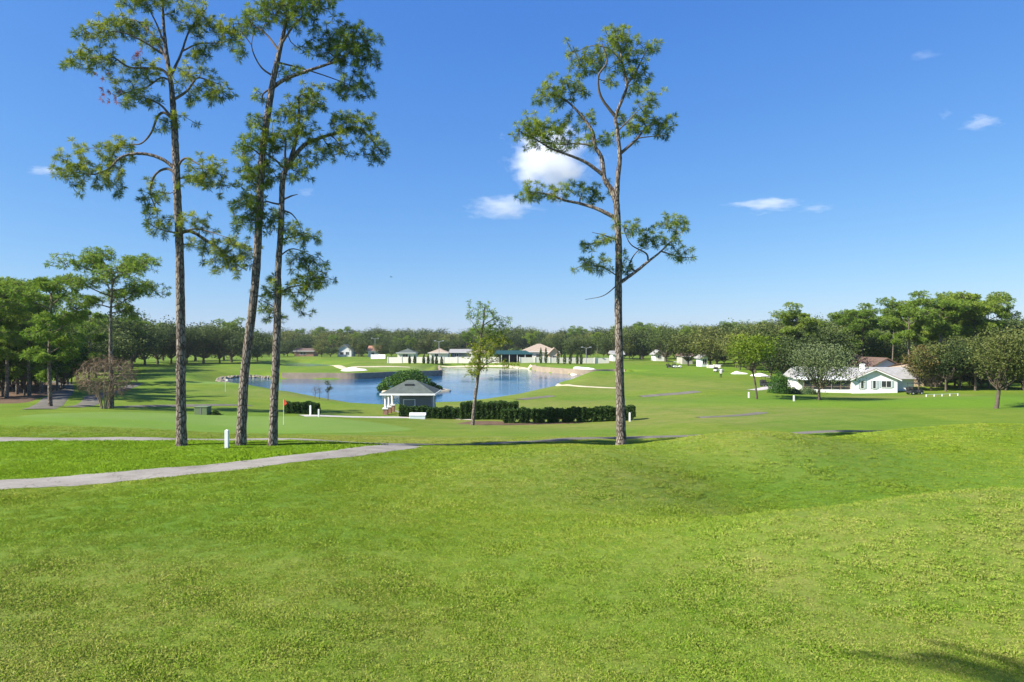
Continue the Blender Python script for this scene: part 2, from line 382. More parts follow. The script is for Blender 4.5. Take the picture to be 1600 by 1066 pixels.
# ------------------------------------------------------------------ terrain
LANES = [
 (-1.1,[(-30,3.9),(0,3.8),(8,3.7),(23,3.5),(34,3.3),(45,2.8),(65,2.1),(85,1.7),(120,1.2),(170,1.1),(230,1.3),(350,1.0),(3000,1.0)]),
 (-0.70,[(-30,3.8),(0,3.7),(8,3.6),(23,3.42),(34,3.33),(38,3.18),(45,2.72),(65,1.95),(80,1.3),(120,0.9),(170,1.0),(230,1.25),(350,1.0),(3000,1.0)]),
 (-0.33,[(-30,3.8),(0,3.7),(8,3.55),(23,3.5),(34,3.30),(37,3.12),(45,2.25),(52,1.5),(59,1.2),(68,0.95),(75,0.5),(95,0.0),(120,-0.2),(170,0.2),(230,0.5),(350,0.4),(3000,0.6)]),
 (-0.10,[(-30,3.6),(0,3.55),(8,3.45),(25,3.3),(34,3.0),(40,2.5),(52,1.3),(66,0.3),(77,-0.05),(100,-0.4),(170,0.2),(240,0.1),(263,0.5),(350,0.4),(3000,0.6)]),
 (0.05,[(-30,3.5),(0,3.5),(8,3.40),(15,3.38),(25,3.30),(35,2.92),(38,2.80),(42,2.4),(52,1.3),(66,0.35),(80,-0.1),(100,-0.3),(170,0.3),(240,0.2),(263,0.5),(350,0.4),(3000,0.6)]),
 (0.33,[(-30,3.4),(0,3.4),(8,3.35),(17,3.2),(25,2.95),(35,2.7),(45,2.1),(60,1.0),(75,0.55),(90,0.1),(120,-0.15),(150,0.1),(200,0.3),(300,0.4),(3000,0.6)]),
 (0.52,[(-30,3.4),(0,3.4),(8,3.35),(17,3.1),(25,2.85),(36,2.75),(45,2.3),(60,1.4),(75,0.8),(90,0.25),(105,-0.2),(117,-0.45),(140,-0.3),(180,0.1),(300,0.4),(3000,0.6)]),
 (0.75,[(-30,3.4),(0,3.4),(8,3.35),(17,3.1),(25,2.9),(36,2.8),(50,2.1),(75,1.05),(95,0.5),(117,0.0),(140,0.0),(200,0.3),(300,0.6),(3000,0.6)]),
 (1.3,[(-30,3.4),(0,3.4),(17,3.2),(36,2.9),(60,1.8),(100,0.8),(140,0.5),(200,0.5),(300,0.6),(3000,0.6)]),
]
def profile(tab, Y):
    xs = np.array([a for a, b in tab], float); ys = np.array([b for a, b in tab], float)
    # monotone-ish cubic Hermite
    dx = np.diff(xs); m = np.diff(ys)/dx
    d = np.zeros(len(xs)); d[1:-1] = np.where(m[1:]*m[:-1] > 0, 2*m[1:]*m[:-1]/(m[1:]+m[:-1]+1e-12), 0); d[0] = m[0]; d[-1] = 0
    Yc = np.clip(Y, xs[0], xs[-1]-1e-6); k = np.clip(np.searchsorted(xs, Yc, side='right')-1, 0, len(dx)-1)
    h = dx[k]; s = (Yc-xs[k])/h
    return (ys[k]*(1+2*s)*(1-s)**2 + d[k]*h*s*(1-s)**2 + ys[k+1]*s*s*(3-2*s) + d[k+1]*h*s*s*(s-1))
WATER = -1.0
def wp(px, py):                       # a shore point: photo ray met with the water level
    Y = (CAMZ-WATER)*F/(py-HZ); return ((px-800)/F*Y, Y)
LAKE = [wp(*p) for p in [(343,596),(352,601),(372,605),(400,607),(450,611.5),(500,621),(555,630.5),(620,633),(700,629.5),(760,623),(810,615.5),(850,606.5),(872,602),(873,598),(885,594.5),(915,590.5),(950,588)]]
LAKE += [wp(*p) for p in [(978,586.3),(960,585.6),(925,586),(895,585),(862,582.5),(840,580),(832,577)]]
LAKE += [wp(*p) for p in [(800,575.5),(750,574.6),(700,574.2),(689,575)]]
LAKE += [wp(*p) for p in [(687,578),(686.5,582),(686,587.2),(640,588.8),(600,590.5),(560,592.3),(520,592.4),(470,592.2),(430,592)]]
LAKE += [wp(*p) for p in [(400,590),(372,590),(350,592)]]
POND = [wp(*p) for p in [(440,574),(455,577),(478,578.3),(500,577.2),(526,573.5),(532,571.5),(500,569),(470,567.3),(450,568.5),(438,571)]]
WALL_R = [wp(*p) for p in [(978,586.3),(960,585.6),(925,586),(895,585),(862,582.5),(840,580),(832,577)]]
WALL_L = [wp(*p) for p in [(687,578),(686.5,582),(686,587.2),(640,588.8),(600,590.5),(560,592.3),(520,592.4),(470,592.2),(430,592)]]
def sdf(poly, X, Y):
    """signed distance, positive inside"""
    P = np.array(poly); Q = np.roll(P, -1, 0); d2 = np.full(X.shape, 1e18); ins = np.zeros(X.shape, bool)
    for (ax, ay), (bx, by) in zip(P, Q):
        ex, ey = bx-ax, by-ay; L = ex*ex+ey*ey+1e-12
        s = np.clip(((X-ax)*ex+(Y-ay)*ey)/L, 0, 1)
        d2 = np.minimum(d2, (X-ax-s*ex)**2+(Y-ay-s*ey)**2)
        c = ((ay > Y) != (by > Y)); xx = ax+(Y-ay)/(by-ay+1e-12)*(bx-ax)
        ins ^= (c & (X < xx))
    d = np.sqrt(d2); return np.where(ins, d, -d)
def line_dist(pts, X, Y):
    d2 = np.full(X.shape, 1e18)
    for (ax, ay), (bx, by) in zip(pts[:-1], pts[1:]):
        ex, ey = bx-ax, by-ay; L = ex*ex+ey*ey+1e-12
        s = np.clip(((X-ax)*ex+(Y-ay)*ey)/L, 0, 1)
        d2 = np.minimum(d2, (X-ax-s*ex)**2+(Y-ay-s*ey)**2)
    return np.sqrt(d2)
MOUNDS = [  # x, y, sx, sy, angle, height
 (10.4,16.4,4.4,2.4,0.0,1.38), (16.6,16.6,4.2,2.4,0.0,0.80), (13.2,23.0,6.5,3.0,0.1,-0.62),
 (11.8,32.5,3.6,2.9,0.0,1.36), (12.5,38.5,6.0,2.4,0.0,-0.45), (4.2,28.5,3.6,3.4,0.15,0.55), (8.6,26.5,2.4,4.0,0.2,-0.35),
 (22.5,36.0,5.0,2.6,0.0,0.95), (32.0,37.0,6.0,3.0,0.0,0.75), (18.5,28.0,5.5,3.6,0.0,-0.40), (20.5,30.5,4.0,2.2,0.1,0.30),
 (14.5,53.0,5.0,3.0,0.0,0.55), (32.0,62.0,12.0,4.0,0.05,0.5), (44.0,86.0,14.0,4.0,0.1,0.5),
 (14.0,92.0,7.0,4.5,0.3,0.55), (26.0,110.0,9.0,5.0,0.0,0.6), (22.0,160.0,14.0,8.0,0.1,0.9),
 (-44.0,84.0,8.0,4.0,0.0,0.5), (-30.0,118.0,8.0,4.0,0.3,0.5), (-56.0,128.0,12.0,5.0,0.1,0.7), (-70.0,160.0,14.0,7.0,0.0,0.7),
 (-40.0,205.0,16.0,7.0,0.0,0.7), (5.0,270.0,30.0,7.0,0.0,0.5), (25.0,215.0,9.0,5.0,0.0,0.8),(-9.0,40.5,9,2.5,0,-.15),
]
def ground(X, Y):
    X = np.asarray(X, float); Y = np.asarray(Y, float)
    u = X/np.maximum(Y, 9.0)
    us = np.array([l[0] for l in LANES]); Z = np.stack([profile(l[1], Y) for l in LANES])
    uc = np.clip(u, us[0], us[-1]-1e-6); k = np.clip(np.searchsorted(us, uc, side='right')-1, 0, len(us)-2)
    s = (uc-us[k])/(us[k+1]-us[k]); s = s*s*(3-2*s)
    idx = np.indices(X.shape) if X.ndim else None
    if X.ndim == 0: z = Z[k]*(1-s)+Z[k+1]*s
    else:
        za = np.take_along_axis(Z, k[None], 0)[0]; zb = np.take_along_axis(Z, (k+1)[None], 0)[0]; z = za*(1-s)+zb*s
    for mx, my, sx, sy, a, h in MOUNDS:
        dx, dy = X-mx, Y-my; c, sn = math.cos(a), math.sin(a)
        p, q = (dx*c+dy*sn)/sx, (-dx*sn+dy*c)/sy
        z = z + h*np.exp(-0.5*(p*p+q*q))
    far = np.clip((Y-40)/40, 0, 1)
    z = z + far*(0.20*np.sin(X*0.13+Y*0.05+1.0)*np.sin(Y*0.11-X*0.03)+0.07*np.sin(X*0.31+0.7)*np.sin(Y*0.27+X*0.11))
    z = z + (1-far)*0.035*np.sin(X*0.8+0.4*Y)*np.sin(Y*0.62+0.3)
    # lake basins
    m = (Y > 80) & (Y < 320) & (np.abs(X+20) < 120)
    if X.ndim == 0:
        if m:
            r = ground(np.array([X]), np.array([Y])); return r[0]
        return float(z)
    if m.any():
        Xm, Ym, zm = X[m], Y[m], z[m]
        wl = np.minimum(line_dist(WALL_R, Xm, Ym), line_dist(WALL_L, Xm, Ym))
        for poly in (LAKE, POND):
            d = sdf(poly, Xm, Ym)
            wid = np.where(wl < 2.5, 0.5, 7.0)
            zm = np.where((wl < 14) & (d < 0), np.maximum(zm, 0.45-np.clip((wl-6)/8, 0, 1)*0.3), zm) if poly is LAKE else zm
            s = np.clip(-d/wid, 0, 1); s = s*s*(3-2*s)*0.6+s*0.4
            zo = WATER+0.02+(np.maximum(zm, WATER+0.35)-WATER-0.02)*s
            zi = WATER+0.02-0.35*np.minimum(d, 4)
            zm = np.where(d > 0, zi, np.where(-d < wid, zo, zm))
        z = z.copy(); z[m] = zm
    return z
def gz(x, y): return float(ground(np.array([float(x)]), np.array([float(y)]))[0])
def PX(px, Y): return (px-800)/F*Y
def place(px, Y, sink=0.0):
    x = PX(px, Y); return (x, Y, gz(x, Y)-sink)
def at_row(px, py, lo=9.0, hi=420.0):
    """where the photo ray through (px,py) first meets the turf"""
    Ys = np.exp(np.linspace(math.log(lo), math.log(hi), 1500)); Xs = (px-800)/F*Ys
    zr = CAMZ-(py-HZ)/F*Ys; g_ = ground(Xs, Ys); k = np.argmax(zr <= g_)
    return Xs[k], Ys[k]

# cart paths as centre lines with widths
PATHS = []
def ppath(pts): return smooth_path(np.array([at_row(*p) for p in pts]), 90)
p1 = smooth_path(np.array([(-31.0,18.4),(-24.0,21.2),(-17.6,23.6),(-13.4,25.6),(-9.9,28.2),(-7.6,31.0),(-6.4,33.4),(-5.6,35.6)]), 120)
p2 = smooth_path(np.array([(-46.0,34.0),(-30.0,35.2),(-20.0,36.0),(-12.0,36.6),(-5.6,37.0),(0.0,39.8),(5.0,43.4),(12.0,45.2),(20.0,46.4),(30.0,47.6),(42.0,49.0)]), 180)
p3 = p2[p2[:, 0] > -6.0]; p2 = p2[p2[:, 0] < -4.6]
PATHS = [('asphalt_path', p1, 2.1, 'cart_path'), ('asphalt_path', p2, 1.9, 'cart_path')]
MAIN_PATHS = [(p1, 2.1), (p2, 1.9), (p3, 1.5)]

def build_terrain():
    ys = [-30.0]
    while ys[-1] < 2600:
        y = ys[-1]; ys.append(y+max(0.24 if y > 4 else 1.2, 0.0062*max(y, 0)) if y < 340 else y+0.02*(y-150))
    ys = np.array(ys)
    us = np.linspace(-1.45, 1.45, 500)
    Yg, Ug = np.meshgrid(ys, us, indexing='ij'); Xg = Ug*(Yg+42)
    Zg = ground(Xg.ravel(), Yg.ravel()).reshape(Xg.shape)
    X, Y = Xg.ravel(), Yg.ravel()
    n, mcols = Xg.shape
    i = (np.arange(n-1)[:, None]*mcols+np.arange(mcols-1)[None, :]).ravel()
    me = np_mesh(np.stack([X, Y, Zg.ravel()], 1), np.stack([i, i+1, i+mcols+1, i+mcols], 1), smooth=True)
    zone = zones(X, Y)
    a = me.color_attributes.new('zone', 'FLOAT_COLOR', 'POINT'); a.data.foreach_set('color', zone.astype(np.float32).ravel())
    o = link_mesh('ground', me, 'turf')
    tag(o, 'mown green turf of the golf course rolling out to the lake and treeline', 'ground', kind='structure')
def zones(X, Y):
    z = np.zeros((len(X), 4)); z[:, 3] = 1
    def ell(cx, cy, rx, ry, soft=0.25, a=0):
        c, s = math.cos(a), math.sin(a); dx, dy = X-cx, Y-cy
        wob = 1+0.08*np.sin(3*np.arctan2(dy, dx)+cx)
        d = np.sqrt(((dx*c+dy*s)/rx)**2+((-dx*s+dy*c)/ry)**2)/wob
        return np.clip((1-d)/soft+0.5, 0, 1)
    z[:, 0] = np.maximum.reduce([ell(-25, 57, 16, 9.5, 0.04), ell(-33, 200, 9, 10, 0.1), ell(16, 175, 12, 9, 0.1), ell(-55, 130, 10, 6, 0.1)])
    z[:, 1] = np.maximum.reduce([0.55*ell(-13, 44, 20, 5), 0.75*ell(12, 78, 26, 24, 0.5), 0.6*ell(-20, 112, 30, 12, 0.5), 0.7*ell(4, 72, 14, 5), 0.55*ell(20, 130, 26, 22, .5),
                                 0.25*ell(4, 14, 6, 6, 0.8), 0.6*ell(10, 13.5, 8, 5, 0.9), 0.5*ell(3, 26, 5, 5, .8), 0.5*ell(-9, 12, 6, 4, 0.8), 0.5*ell(12, 31, 5, 3, .8), 0.35*ell(-4, 11, 8, 5, 0.6), 0.8*ell(60, 105, 12, 6, .5), 0.5*ell(-20, 215, 40, 25, 0.4), 0.6*ell(0, 260, 60, 12, .4)])
    dmin = np.minimum(line_dist([tuple(p) for p in p1[::6]], X, Y), 99)
    left = (Y > 20) & (Y < 36.0) & (X < -4) & (dmin < 40)
    nearest = np.argmin((X[left][:, None]-p1[None, :, 0])**2+(Y[left][:, None]-p1[None, :, 1])**2, 1) if left.any() else []
    inside = Y[left] > p1[nearest, 1]
    b = np.zeros(len(X)); b[left] = inside
    z[:, 2] = np.maximum(b, 0.6*ell(-38, 48, 26, 8, 0.3))
    z[:, 2] = np.maximum(z[:, 2], 0.7*ell(48, 90, 30, 12, 0.4)); z[:, 2] = np.maximum(z[:, 2], 0.5*ell(34, 190, 40, 35, 0.3))
    z[:, 3] = np.clip(np.maximum.reduce([ell(16.5, 26.5, 8.5, 5.5, 0.7), 0.6*ell(3.0, 32, 4.5, 3.0, 0.8), 0.5*ell(-8, 18, 6, 3, .9), .5*ell(40,95,30,8,.5)]), 0, 1)  # darker green patches: lusher swale grass with slope shade painted into the colour
    return z
build_terrain()

def strip(name, pts, width, mat, lift, label, cat, kind='structure'):
    P = np.array(pts); T = np.gradient(P, axis=0); T /= np.linalg.norm(T, axis=1, keepdims=True)
    N = np.stack([-T[:, 1], T[:, 0]], 1); k = 7; V = []
    wob = 0.05*np.sin(np.arange(len(P))*1.7)+0.04*np.sin(np.arange(len(P))*0.63)
    for j in range(k):
        s = (j/(k-1)-0.5)*width; ex = wob if j in (0, k-1) else 0*wob
        q = P+N*(s+ex*np.sign(s))[:, None]; V.append(np.column_stack([q, ground(q[:, 0], q[:, 1])+(lift if 0 < j < k-1 else lift*0.2)]))
    V = np.stack(V, 1); n = len(P); V = V.reshape(-1, 3)
    i = (np.arange(n-1)[:, None]*k+np.arange(k-1)[None, :]).ravel()
    o = link_mesh(name, np_mesh(V, np.stack([i, i+1, i+k+1, i+k], 1), smooth=True), mat)
    return tag(o, label, cat, kind=kind)
strip('cart_path', p1, 2.1, 'asphalt_path', 0.035, 'grey asphalt cart path curving up past the three tall pines', 'path')
strip('cart_path', p2, 1.9, 'asphalt_path', 0.030, 'straight grey cart path running behind the tall pine trunks', 'path')
def screen_path(pts, width, mat, label, lift=0.06):
    strip('cart_path', ppath(pts), width, mat, lift, label, 'path')
strip('cart_path', p3, 1.5, 'dark_path', 0.045, 'faint narrow path passing behind the lone tall pine', 'path')
screen_path([(470,650),(540,651.5),(600,652.5),(690,653),(745,656)], 2.0, 'concrete', 'pale path passing the small hip-roofed shelter', 0.05)
screen_path([(60,640),(85,624),(100,610),(98,600),(88,596)], 2.6, 'dark_path', 'grey path climbing along the pine straw of the grove')
screen_path([(110,637),(140,630),(156,618),(185,610),(215,600)], 2.0, 'dark_path', 'grey path passing behind the bare brown shrub')
screen_path([(170,637),(225,635),(300,634),(390,634)], 2.0, 'dark_path', 'dark shaded path crossing the lawn behind the putting green')
screen_path([(1090,653),(1130,651),(1165,648.5),(1190,645)], 1.6, 'dark_path', 'short stretch of dark path dipping between the fairway mounds')
screen_path([(1000,620),(1030,617.5),(1065,615),(1090,612)], 2.0, 'dark_path', 'worn grey path stretch on the fairway slope beyond the hedge')
screen_path([(812,625),(835,622),(862,619)], 2.0, 'dark_path', 'grey path stretch on the bank above the lake')
screen_path([(1172,610),(1190,608),(1206,604.5)], 2.0, 'concrete', 'pale path stretch beside the clipped round bush')

def patch(name, outline, mat, lift, label, cat, dome=0.0, kind='structure', rings=7):
    """a ground-hugging sheet inside an outline, edges tucked into the turf"""
    P = smooth_path(np.array(list(outline)+[outline[0]]), 64)[:-1]; c = P.mean(0); V = [(c[0], c[1], gz(*c)+lift+dome)]
    n = len(P)
    for r in range(1, rings+1):
        f = r/rings; q = c+(P-c)*f; z = ground(q[:, 0], q[:, 1])+(lift+dome*(1-f**3) if r < rings else -0.05)
        V += list(np.column_stack([q, z]))
    Fs = [(0, 1+i, 1+(i+1) % n) for i in range(n)]
    for r in range(rings-1):
        for i in range(n):
            a, b = 1+r*n+i, 1+r*n+(i+1) % n; Fs += [(a, a+n, b+n), (a, b+n, b)]
    o = link_mesh(name, np_mesh(np.array(V), np.array(Fs), smooth=True), mat)
    return tag(o, label, cat, kind=kind)
def spatch(name, pts, mat, label, cat, lift=0.1, dome=0.0):
    return patch(name, [at_row(*p) for p in pts], mat, lift, label, cat, dome)

# ------------------------------------------------------------------ water
def rect_mesh(name, x0, y0, x1, y1, z, mat, label, cat):
    o = MB().poly([(x0,y0,z),(x1,y0,z),(x1,y1,z),(x0,y1,z)], [(0,1,2,3)]).build(name, mat)
    return tag(o, label, cat, kind='structure')
rect_mesh('lake', -85, 92, 45, 262, WATER, 'lake_water', 'blue lake reflecting the sky behind the shelter', 'lake')
rect_mesh('pond', -100, 215, -55, 312, WATER-0.004+0.012, 'lake_water', 'small far pond beyond the sea-walled green', 'pond')

# ------------------------------------------------------------------ tree building
def needles(P, D, K, L, wd, rng, bias=0.7, tint0=None):
    """stars of thin needles at points P, leaning along D"""
    n = len(P); d = rng.normal(size=(n, K, 3)); d /= np.linalg.norm(d, axis=2, keepdims=True)
    d = d+bias*D[:, None, :]; d /= np.linalg.norm(d, axis=2, keepdims=True)
    ln = L*rng.uniform(0.65, 1.1, (n, K, 1)); side = np.cross(d, rng.normal(size=(n, K, 3)))
    side *= wd*0.5/(np.linalg.norm(side, axis=2, keepdims=True)+1e-9)
    b = P[:, None, :]+d*ln*0.06; e = P[:, None, :]+d*ln; e[..., 2] -= 0.12*ln[..., 0]
    mid = (b+e)*0.5; mid[..., 2] += 0.05*ln[..., 0]
    V = np.stack([b, mid-side, e, mid+side], 2).reshape(-1, 3)
    i = np.arange(n*K)*4; Fc = np.stack([i, i+1, i+2, i+3], 1)
    t0 = rng.uniform(0, 1, n) if tint0 is None else tint0
    tint = np.clip(t0[:, None]*0.7+0.3*rng.uniform(0, 1, (n, K)), 0, 1)
    return V, Fc, np.repeat(tint.ravel(), 4)
def leaves(P, S, rng, tint0=None, flat=0.0):
    n = len(P); a = rng.normal(size=(n, 3)); a[:, 2] *= (1-flat); a /= np.linalg.norm(a, axis=1, keepdims=True)
    b = np.cross(a, rng.normal(size=(n, 3))); b /= np.linalg.norm(b, axis=1, keepdims=True)+1e-9
    nn = np.cross(a, b)
    s = (S*rng.uniform(0.6, 1.25, n))[:, None]
    V = np.stack([P-a*s*0.5, P+b*s*0.33+nn*s*0.1, P+a*s*0.5, P-b*s*0.33+nn*s*0.1], 1).reshape(-1, 3)
    i = np.arange(n)*4; Fc = np.stack([i, i+1, i+2, i+3], 1)
    t0 = rng.uniform(0, 1, n) if tint0 is None else np.clip(tint0*0.75+0.25*rng.uniform(0, 1, n), 0, 1)
    return V, Fc, np.repeat(t0, 4)
def grow_twigs(skel, tips, rng, rmin=0.010, gain=0.55, penal=0.0):
    """join every tip to the nearest grown point; returns twig tubes (verts, quads) and tip directions"""
    N0 = len(skel); M = N0+len(tips)*2
    P = np.zeros((M, 3)); P[:N0] = skel; par = np.full(M, -1); n = N0
    d0 = np.min(np.linalg.norm(tips[:, None, :]-skel[None, :, :], axis=2), 1)
    order = np.argsort(d0); tipnode = np.zeros(len(tips), int)
    for k in order:
        p = tips[k]; dv = P[:n]-p; d = np.linalg.norm(dv, axis=1)
        j = int(np.argmin(d)); q = P[j]; L = d[j]
        mid = (p+q)/2+rng.normal(size=3)*0.10*L; mid[2] -= 0.06*L
        P[n] = mid; par[n] = j; P[n+1] = p; par[n+1] = n; tipnode[k] = n+1; n += 2
    desc = np.zeros(M); desc[tipnode] = 1
    for i in range(n-1, N0-1, -1):
        if par[i] >= N0: desc[par[i]] += desc[i]
    VV, QQ, b = [], [], 0; dirs = np.zeros((len(tips), 3))
    idx = {int(v): k for k, v in enumerate(tipnode)}
    for i in range(N0, n, 2):
        j = par[i]; pts = np.array([P[j], P[i], P[i+1]])
        r0 = rmin*(1+gain*math.sqrt(desc[i])); r1 = rmin*(1+gain*math.sqrt(desc[i+1]))
        V, Q = tube_np(pts, np.array([r0, (r0+r1)/2, r1*0.75]), 4)
        VV.append(V); QQ.append(Q+b); b += len(V)
        dd = P[i+1]-P[i]; dirs[idx[i+1]] = dd/(np.linalg.norm(dd)+1e-9)
    return np.vstack(VV), np.vstack(QQ), dirs
def rough_tube(pts, rad, n, sides, rng, amp=0.06):
    C = smooth_path(np.column_stack([pts, rad]), n); P, r = C[:, :3], np.maximum(C[:, 3], 0.012)
    V, Q = tube_np(P, r, sides)
    off = (V.reshape(n, sides, 3)-P[:, None, :])*(1+amp*rng.normal(size=(n, sides, 1)))
    return (P[:, None, :]+off).reshape(-1, 3), Q, P, r

def photo_tree(name, base, Y, trunk, limbs, blobs, label, cat, group, seed, K=54, L=0.31, wd=0.024, needle='pine_needles', red=None):
    """a tree from photo measurements, brought to metres at its own distance and given depth"""
    rng = np.random.default_rng(seed); s = Y/F; bx, by = base
    x0 = PX(bx, Y); z0 = gz(x0, Y)
    root = empty(name, (x0, Y, z0)); tag(root, label, cat, group)
    def loc(px, py, d=0.0): return ((px-bx)*s, d, (by-py)*s)
    tp = np.array([loc(a, b) for a, b, r in trunk]); tr = np.array([r*s*0.5 for a, b, r in trunk]); tp[0, 2] -= 0.25
    tp[:, 1] += 0.25*np.sin(tp[:, 2]*0.25)*np.clip(tp[:, 2]/8, 0, 1)
    C = smooth_path(np.column_stack([tp, tr]), 90); P, r = C[:, :3], C[:, 3]
    hgt = np.clip(P[:, 2], 0, None); r = 0.93*r*(1+0.16*np.exp(-hgt/0.30))
    V, Q = tube_np(P, r, 20); off = (V.reshape(90, 20, 3)-P[:, None])*(1+0.05*rng.normal(size=(90, 20, 1)))
    V = (P[:, None]+off).reshape(-1, 3)
    link_mesh('trunk', np_mesh(V, Q, smooth=True), 'pine_bark', root)
    skel = [P[P[:, 2] > 0.35*P[-1, 2]]]
    for lm in limbs:
        pts, r0, dep = lm['p'], lm['r'], lm.get('d', 0)
        q = np.array([loc(a, b) for a, b in pts]); k = int(np.argmin(np.linalg.norm(P[:, [0, 2]]-q[0, [0, 2]], axis=1)))
        cum = np.concatenate([[0], np.cumsum(np.linalg.norm(np.diff(q, axis=0), axis=1))]); f = cum/cum[-1]
        att = np.vstack(skel); k = int(np.argmin(np.linalg.norm(att[:, [0, 2]]-q[0, [0, 2]], axis=1)))
        q[:, 1] = att[k, 1]+dep*f*cum[-1]; q[0] = att[k]
        rr = r0*s*0.5*(1-0.72*f)
        Vl, Ql, Pl, _ = rough_tube(q, rr, max(10, len(pts)*5), 10, rng, 0.05)
        link_mesh('limb', np_mesh(Vl, Ql, smooth=True), 'branch_bark' if r0 < 5.5 else 'pine_bark', root)
        skel.append(Pl[3:])
    S = np.vstack(skel)
    tips, tnt = [], []
    for (ax, ay, cx, cy, n) in blobs:
        c = np.array(loc((ax+cx)/2, (ay+cy)/2)); rx, rz = abs(cx-ax)/2*s, abs(cy-ay)/2*s
        u = np.clip(rng.normal(0, 0.47, size=(n, 3)), -1.15, 1.15)
        u[:, 2] = np.where(u[:, 2] < -0.2, u[:, 2]*0.8, u[:, 2])
        p = c+u*np.array([rx, 0.55*(rx+rz)*0.8, rz])
        dd = np.linalg.norm(S[:, [0, 2]]-c[[0, 2]], axis=1); p[:, 1] += S[np.argmin(dd), 1]
        tips.append(p); tnt.append(np.clip(0.45+0.34*u[:, 2]+rng.normal(0, 0.26, n), 0, 1))  # clump tops tinted lighter than undersides: new growth plus shading put into colour
    tips = np.vstack(tips); tnt = np.concatenate(tnt)
    # thin out tufts that sit too close, so that gaps stay open
    keep = np.ones(len(tips), bool)
    for i in range(len(tips)):
        if i and np.min(np.linalg.norm(tips[:i][keep[:i]]-tips[i], axis=1)) < L*0.92: keep[i] = False
    tips, tnt = tips[keep], tnt[keep]
    TV, TQ, D = grow_twigs(S, tips, rng)
    link_mesh('twigs', np_mesh(TV, TQ), 'branch_bark', root)
    D[:, 2] += 0.45
    NV, NF, NT = needles(tips, D, K, L, wd, rng, 0.45, tnt)
    # second, smaller star a little way back along each twig
    back = tips-D*L*0.75; NV2, NF2, NT2 = needles(back, D, int(K*0.35), L*0.8, wd, rng, 0.5, tnt*0.8)
    link_mesh('crown', np_mesh(np.vstack([NV, NV2]), np.vstack([NF, NF2+len(NV)]), np.concatenate([NT, NT2])), needle, root)
    if red is not None:
        pr = np.array([loc(*q) for q in red]); pr = np.repeat(pr, 3, 0)+rng.normal(size=(len(pr)*3, 3))*0.18
        V3, F3, T3 = needles(pr, np.tile([[-1, 0, -.3]], (len(pr), 1)), 20, L*0.8, wd, rng, 0.8)
        link_mesh('dead_needles', np_mesh(V3, F3, T3), 'rust_needles', root)
    return root
def conv(zoom, ox, oy):
    return lambda pts: [(ox+a/zoom, oy+b/zoom) for a, b in pts]
def blobc(zoom, ox, oy, bl): return [(ox+a/zoom, oy+b/zoom, ox+c/zoom, oy+d/zoom, n) for a, b, c, d, n in bl]

GP = 'tall pines beside the cart path'
c = conv(2.422, 80, 0)
photo_tree('pine_tree', (284, 693), 33.0,
  [(284,693,17),(282,620,15),(281,560,14.5),(278,400,13),(276.5,300,12),(276,240,11),(275,190,10),(272,140,8),(266,95,6.5),(261,55,5),(258,15,4),(257,-25,2.5)],
  [dict(p=c([(465,640),(430,600),(370,580),(310,582),(270,600),(240,635),(190,660),(120,655)]), r=6, d=-0.1),
   dict(p=c([(465,650),(440,630),(400,637),(370,665),(355,720),(375,790)]), r=4.5, d=0.25),
   dict(p=c([(488,640),(500,605),(525,597),(560,615),(600,640),(640,670)]), r=4, d=-0.3),
   dict(p=c([(488,665),(530,655),(560,680),(590,710)]), r=3, d=0.4),
   dict(p=c([(495,870),(520,865),(570,895),(620,930),(680,985),(720,1010)]), r=6, d=0.15),
   dict(p=c([(495,870),(540,860),(600,870),(690,900)]), r=3, d=-0.4),
   dict(p=c([(472,860),(430,865),(390,850),(370,830)]), r=3, d=-0.2),
   dict(p=c([(470,450),(430,420),(400,435),(370,490),(330,525),(290,530),(220,530)]), r=4.5, d=0.2),
   dict(p=c([(470,450),(430,400),(380,380),(350,375)]), r=4.5, d=-0.3),
   dict(p=c([(485,375),(520,340),(555,290),(600,300),(640,310)]), r=4.5, d=0.1),
   dict(p=c([(460,290),(430,265),(380,265),(320,265),(270,235),(220,240),(150,250)]), r=4.5, d=-0.2),
   dict(p=c([(455,240),(415,180),(370,110),(300,50),(250,30)]), r=4.5, d=0.3),
   dict(p=c([(440,180),(420,100),(400,50),(380,-10)]), r=3.5, d=-0.3),
   dict(p=c([(475,290),(490,200),(510,110),(540,50),(570,0)]), r=4.5, d=0.2),
   dict(p=c([(490,190),(560,160),(640,160),(690,150)]), r=3, d=-0.1),
   dict(p=c([(430,200),(360,160),(290,140),(200,160)]), r=3.2, d=-0.35),
   dict(p=c([(462,310),(420,290),(360,320),(290,330),(220,350)]), r=3, d=0.2)],
  blobc(2.422, 80, 0, [(55,560,200,740,85),(150,505,290,620,55),(190,620,290,745,40),(310,670,400,800,38),(355,780,470,890,45),(390,690,450,760,12),
   (545,610,690,745,70),(505,640,560,690,8),(500,795,600,880,35),(560,860,750,1040,120),(500,890,600,950,25),(280,395,350,425,12),(400,430,540,500,26),
   (490,240,670,400,85),(110,200,300,300,85),(160,100,290,200,60),(180,10,330,110,90),(300,-30,480,80,90),(470,-20,600,120,80),(310,230,450,330,45),(330,90,430,180,20),(330,330,440,410,25),
   (520,150,620,240,35),(620,60,710,200,28),(220,280,330,350,22)]),
  'straight bare-trunked pine closest to the putting green, with drooping lower boughs', 'tree', GP, 11,
  red=c([(200,345),(225,350),(250,355),(320,205),(335,200),(190,290)]))

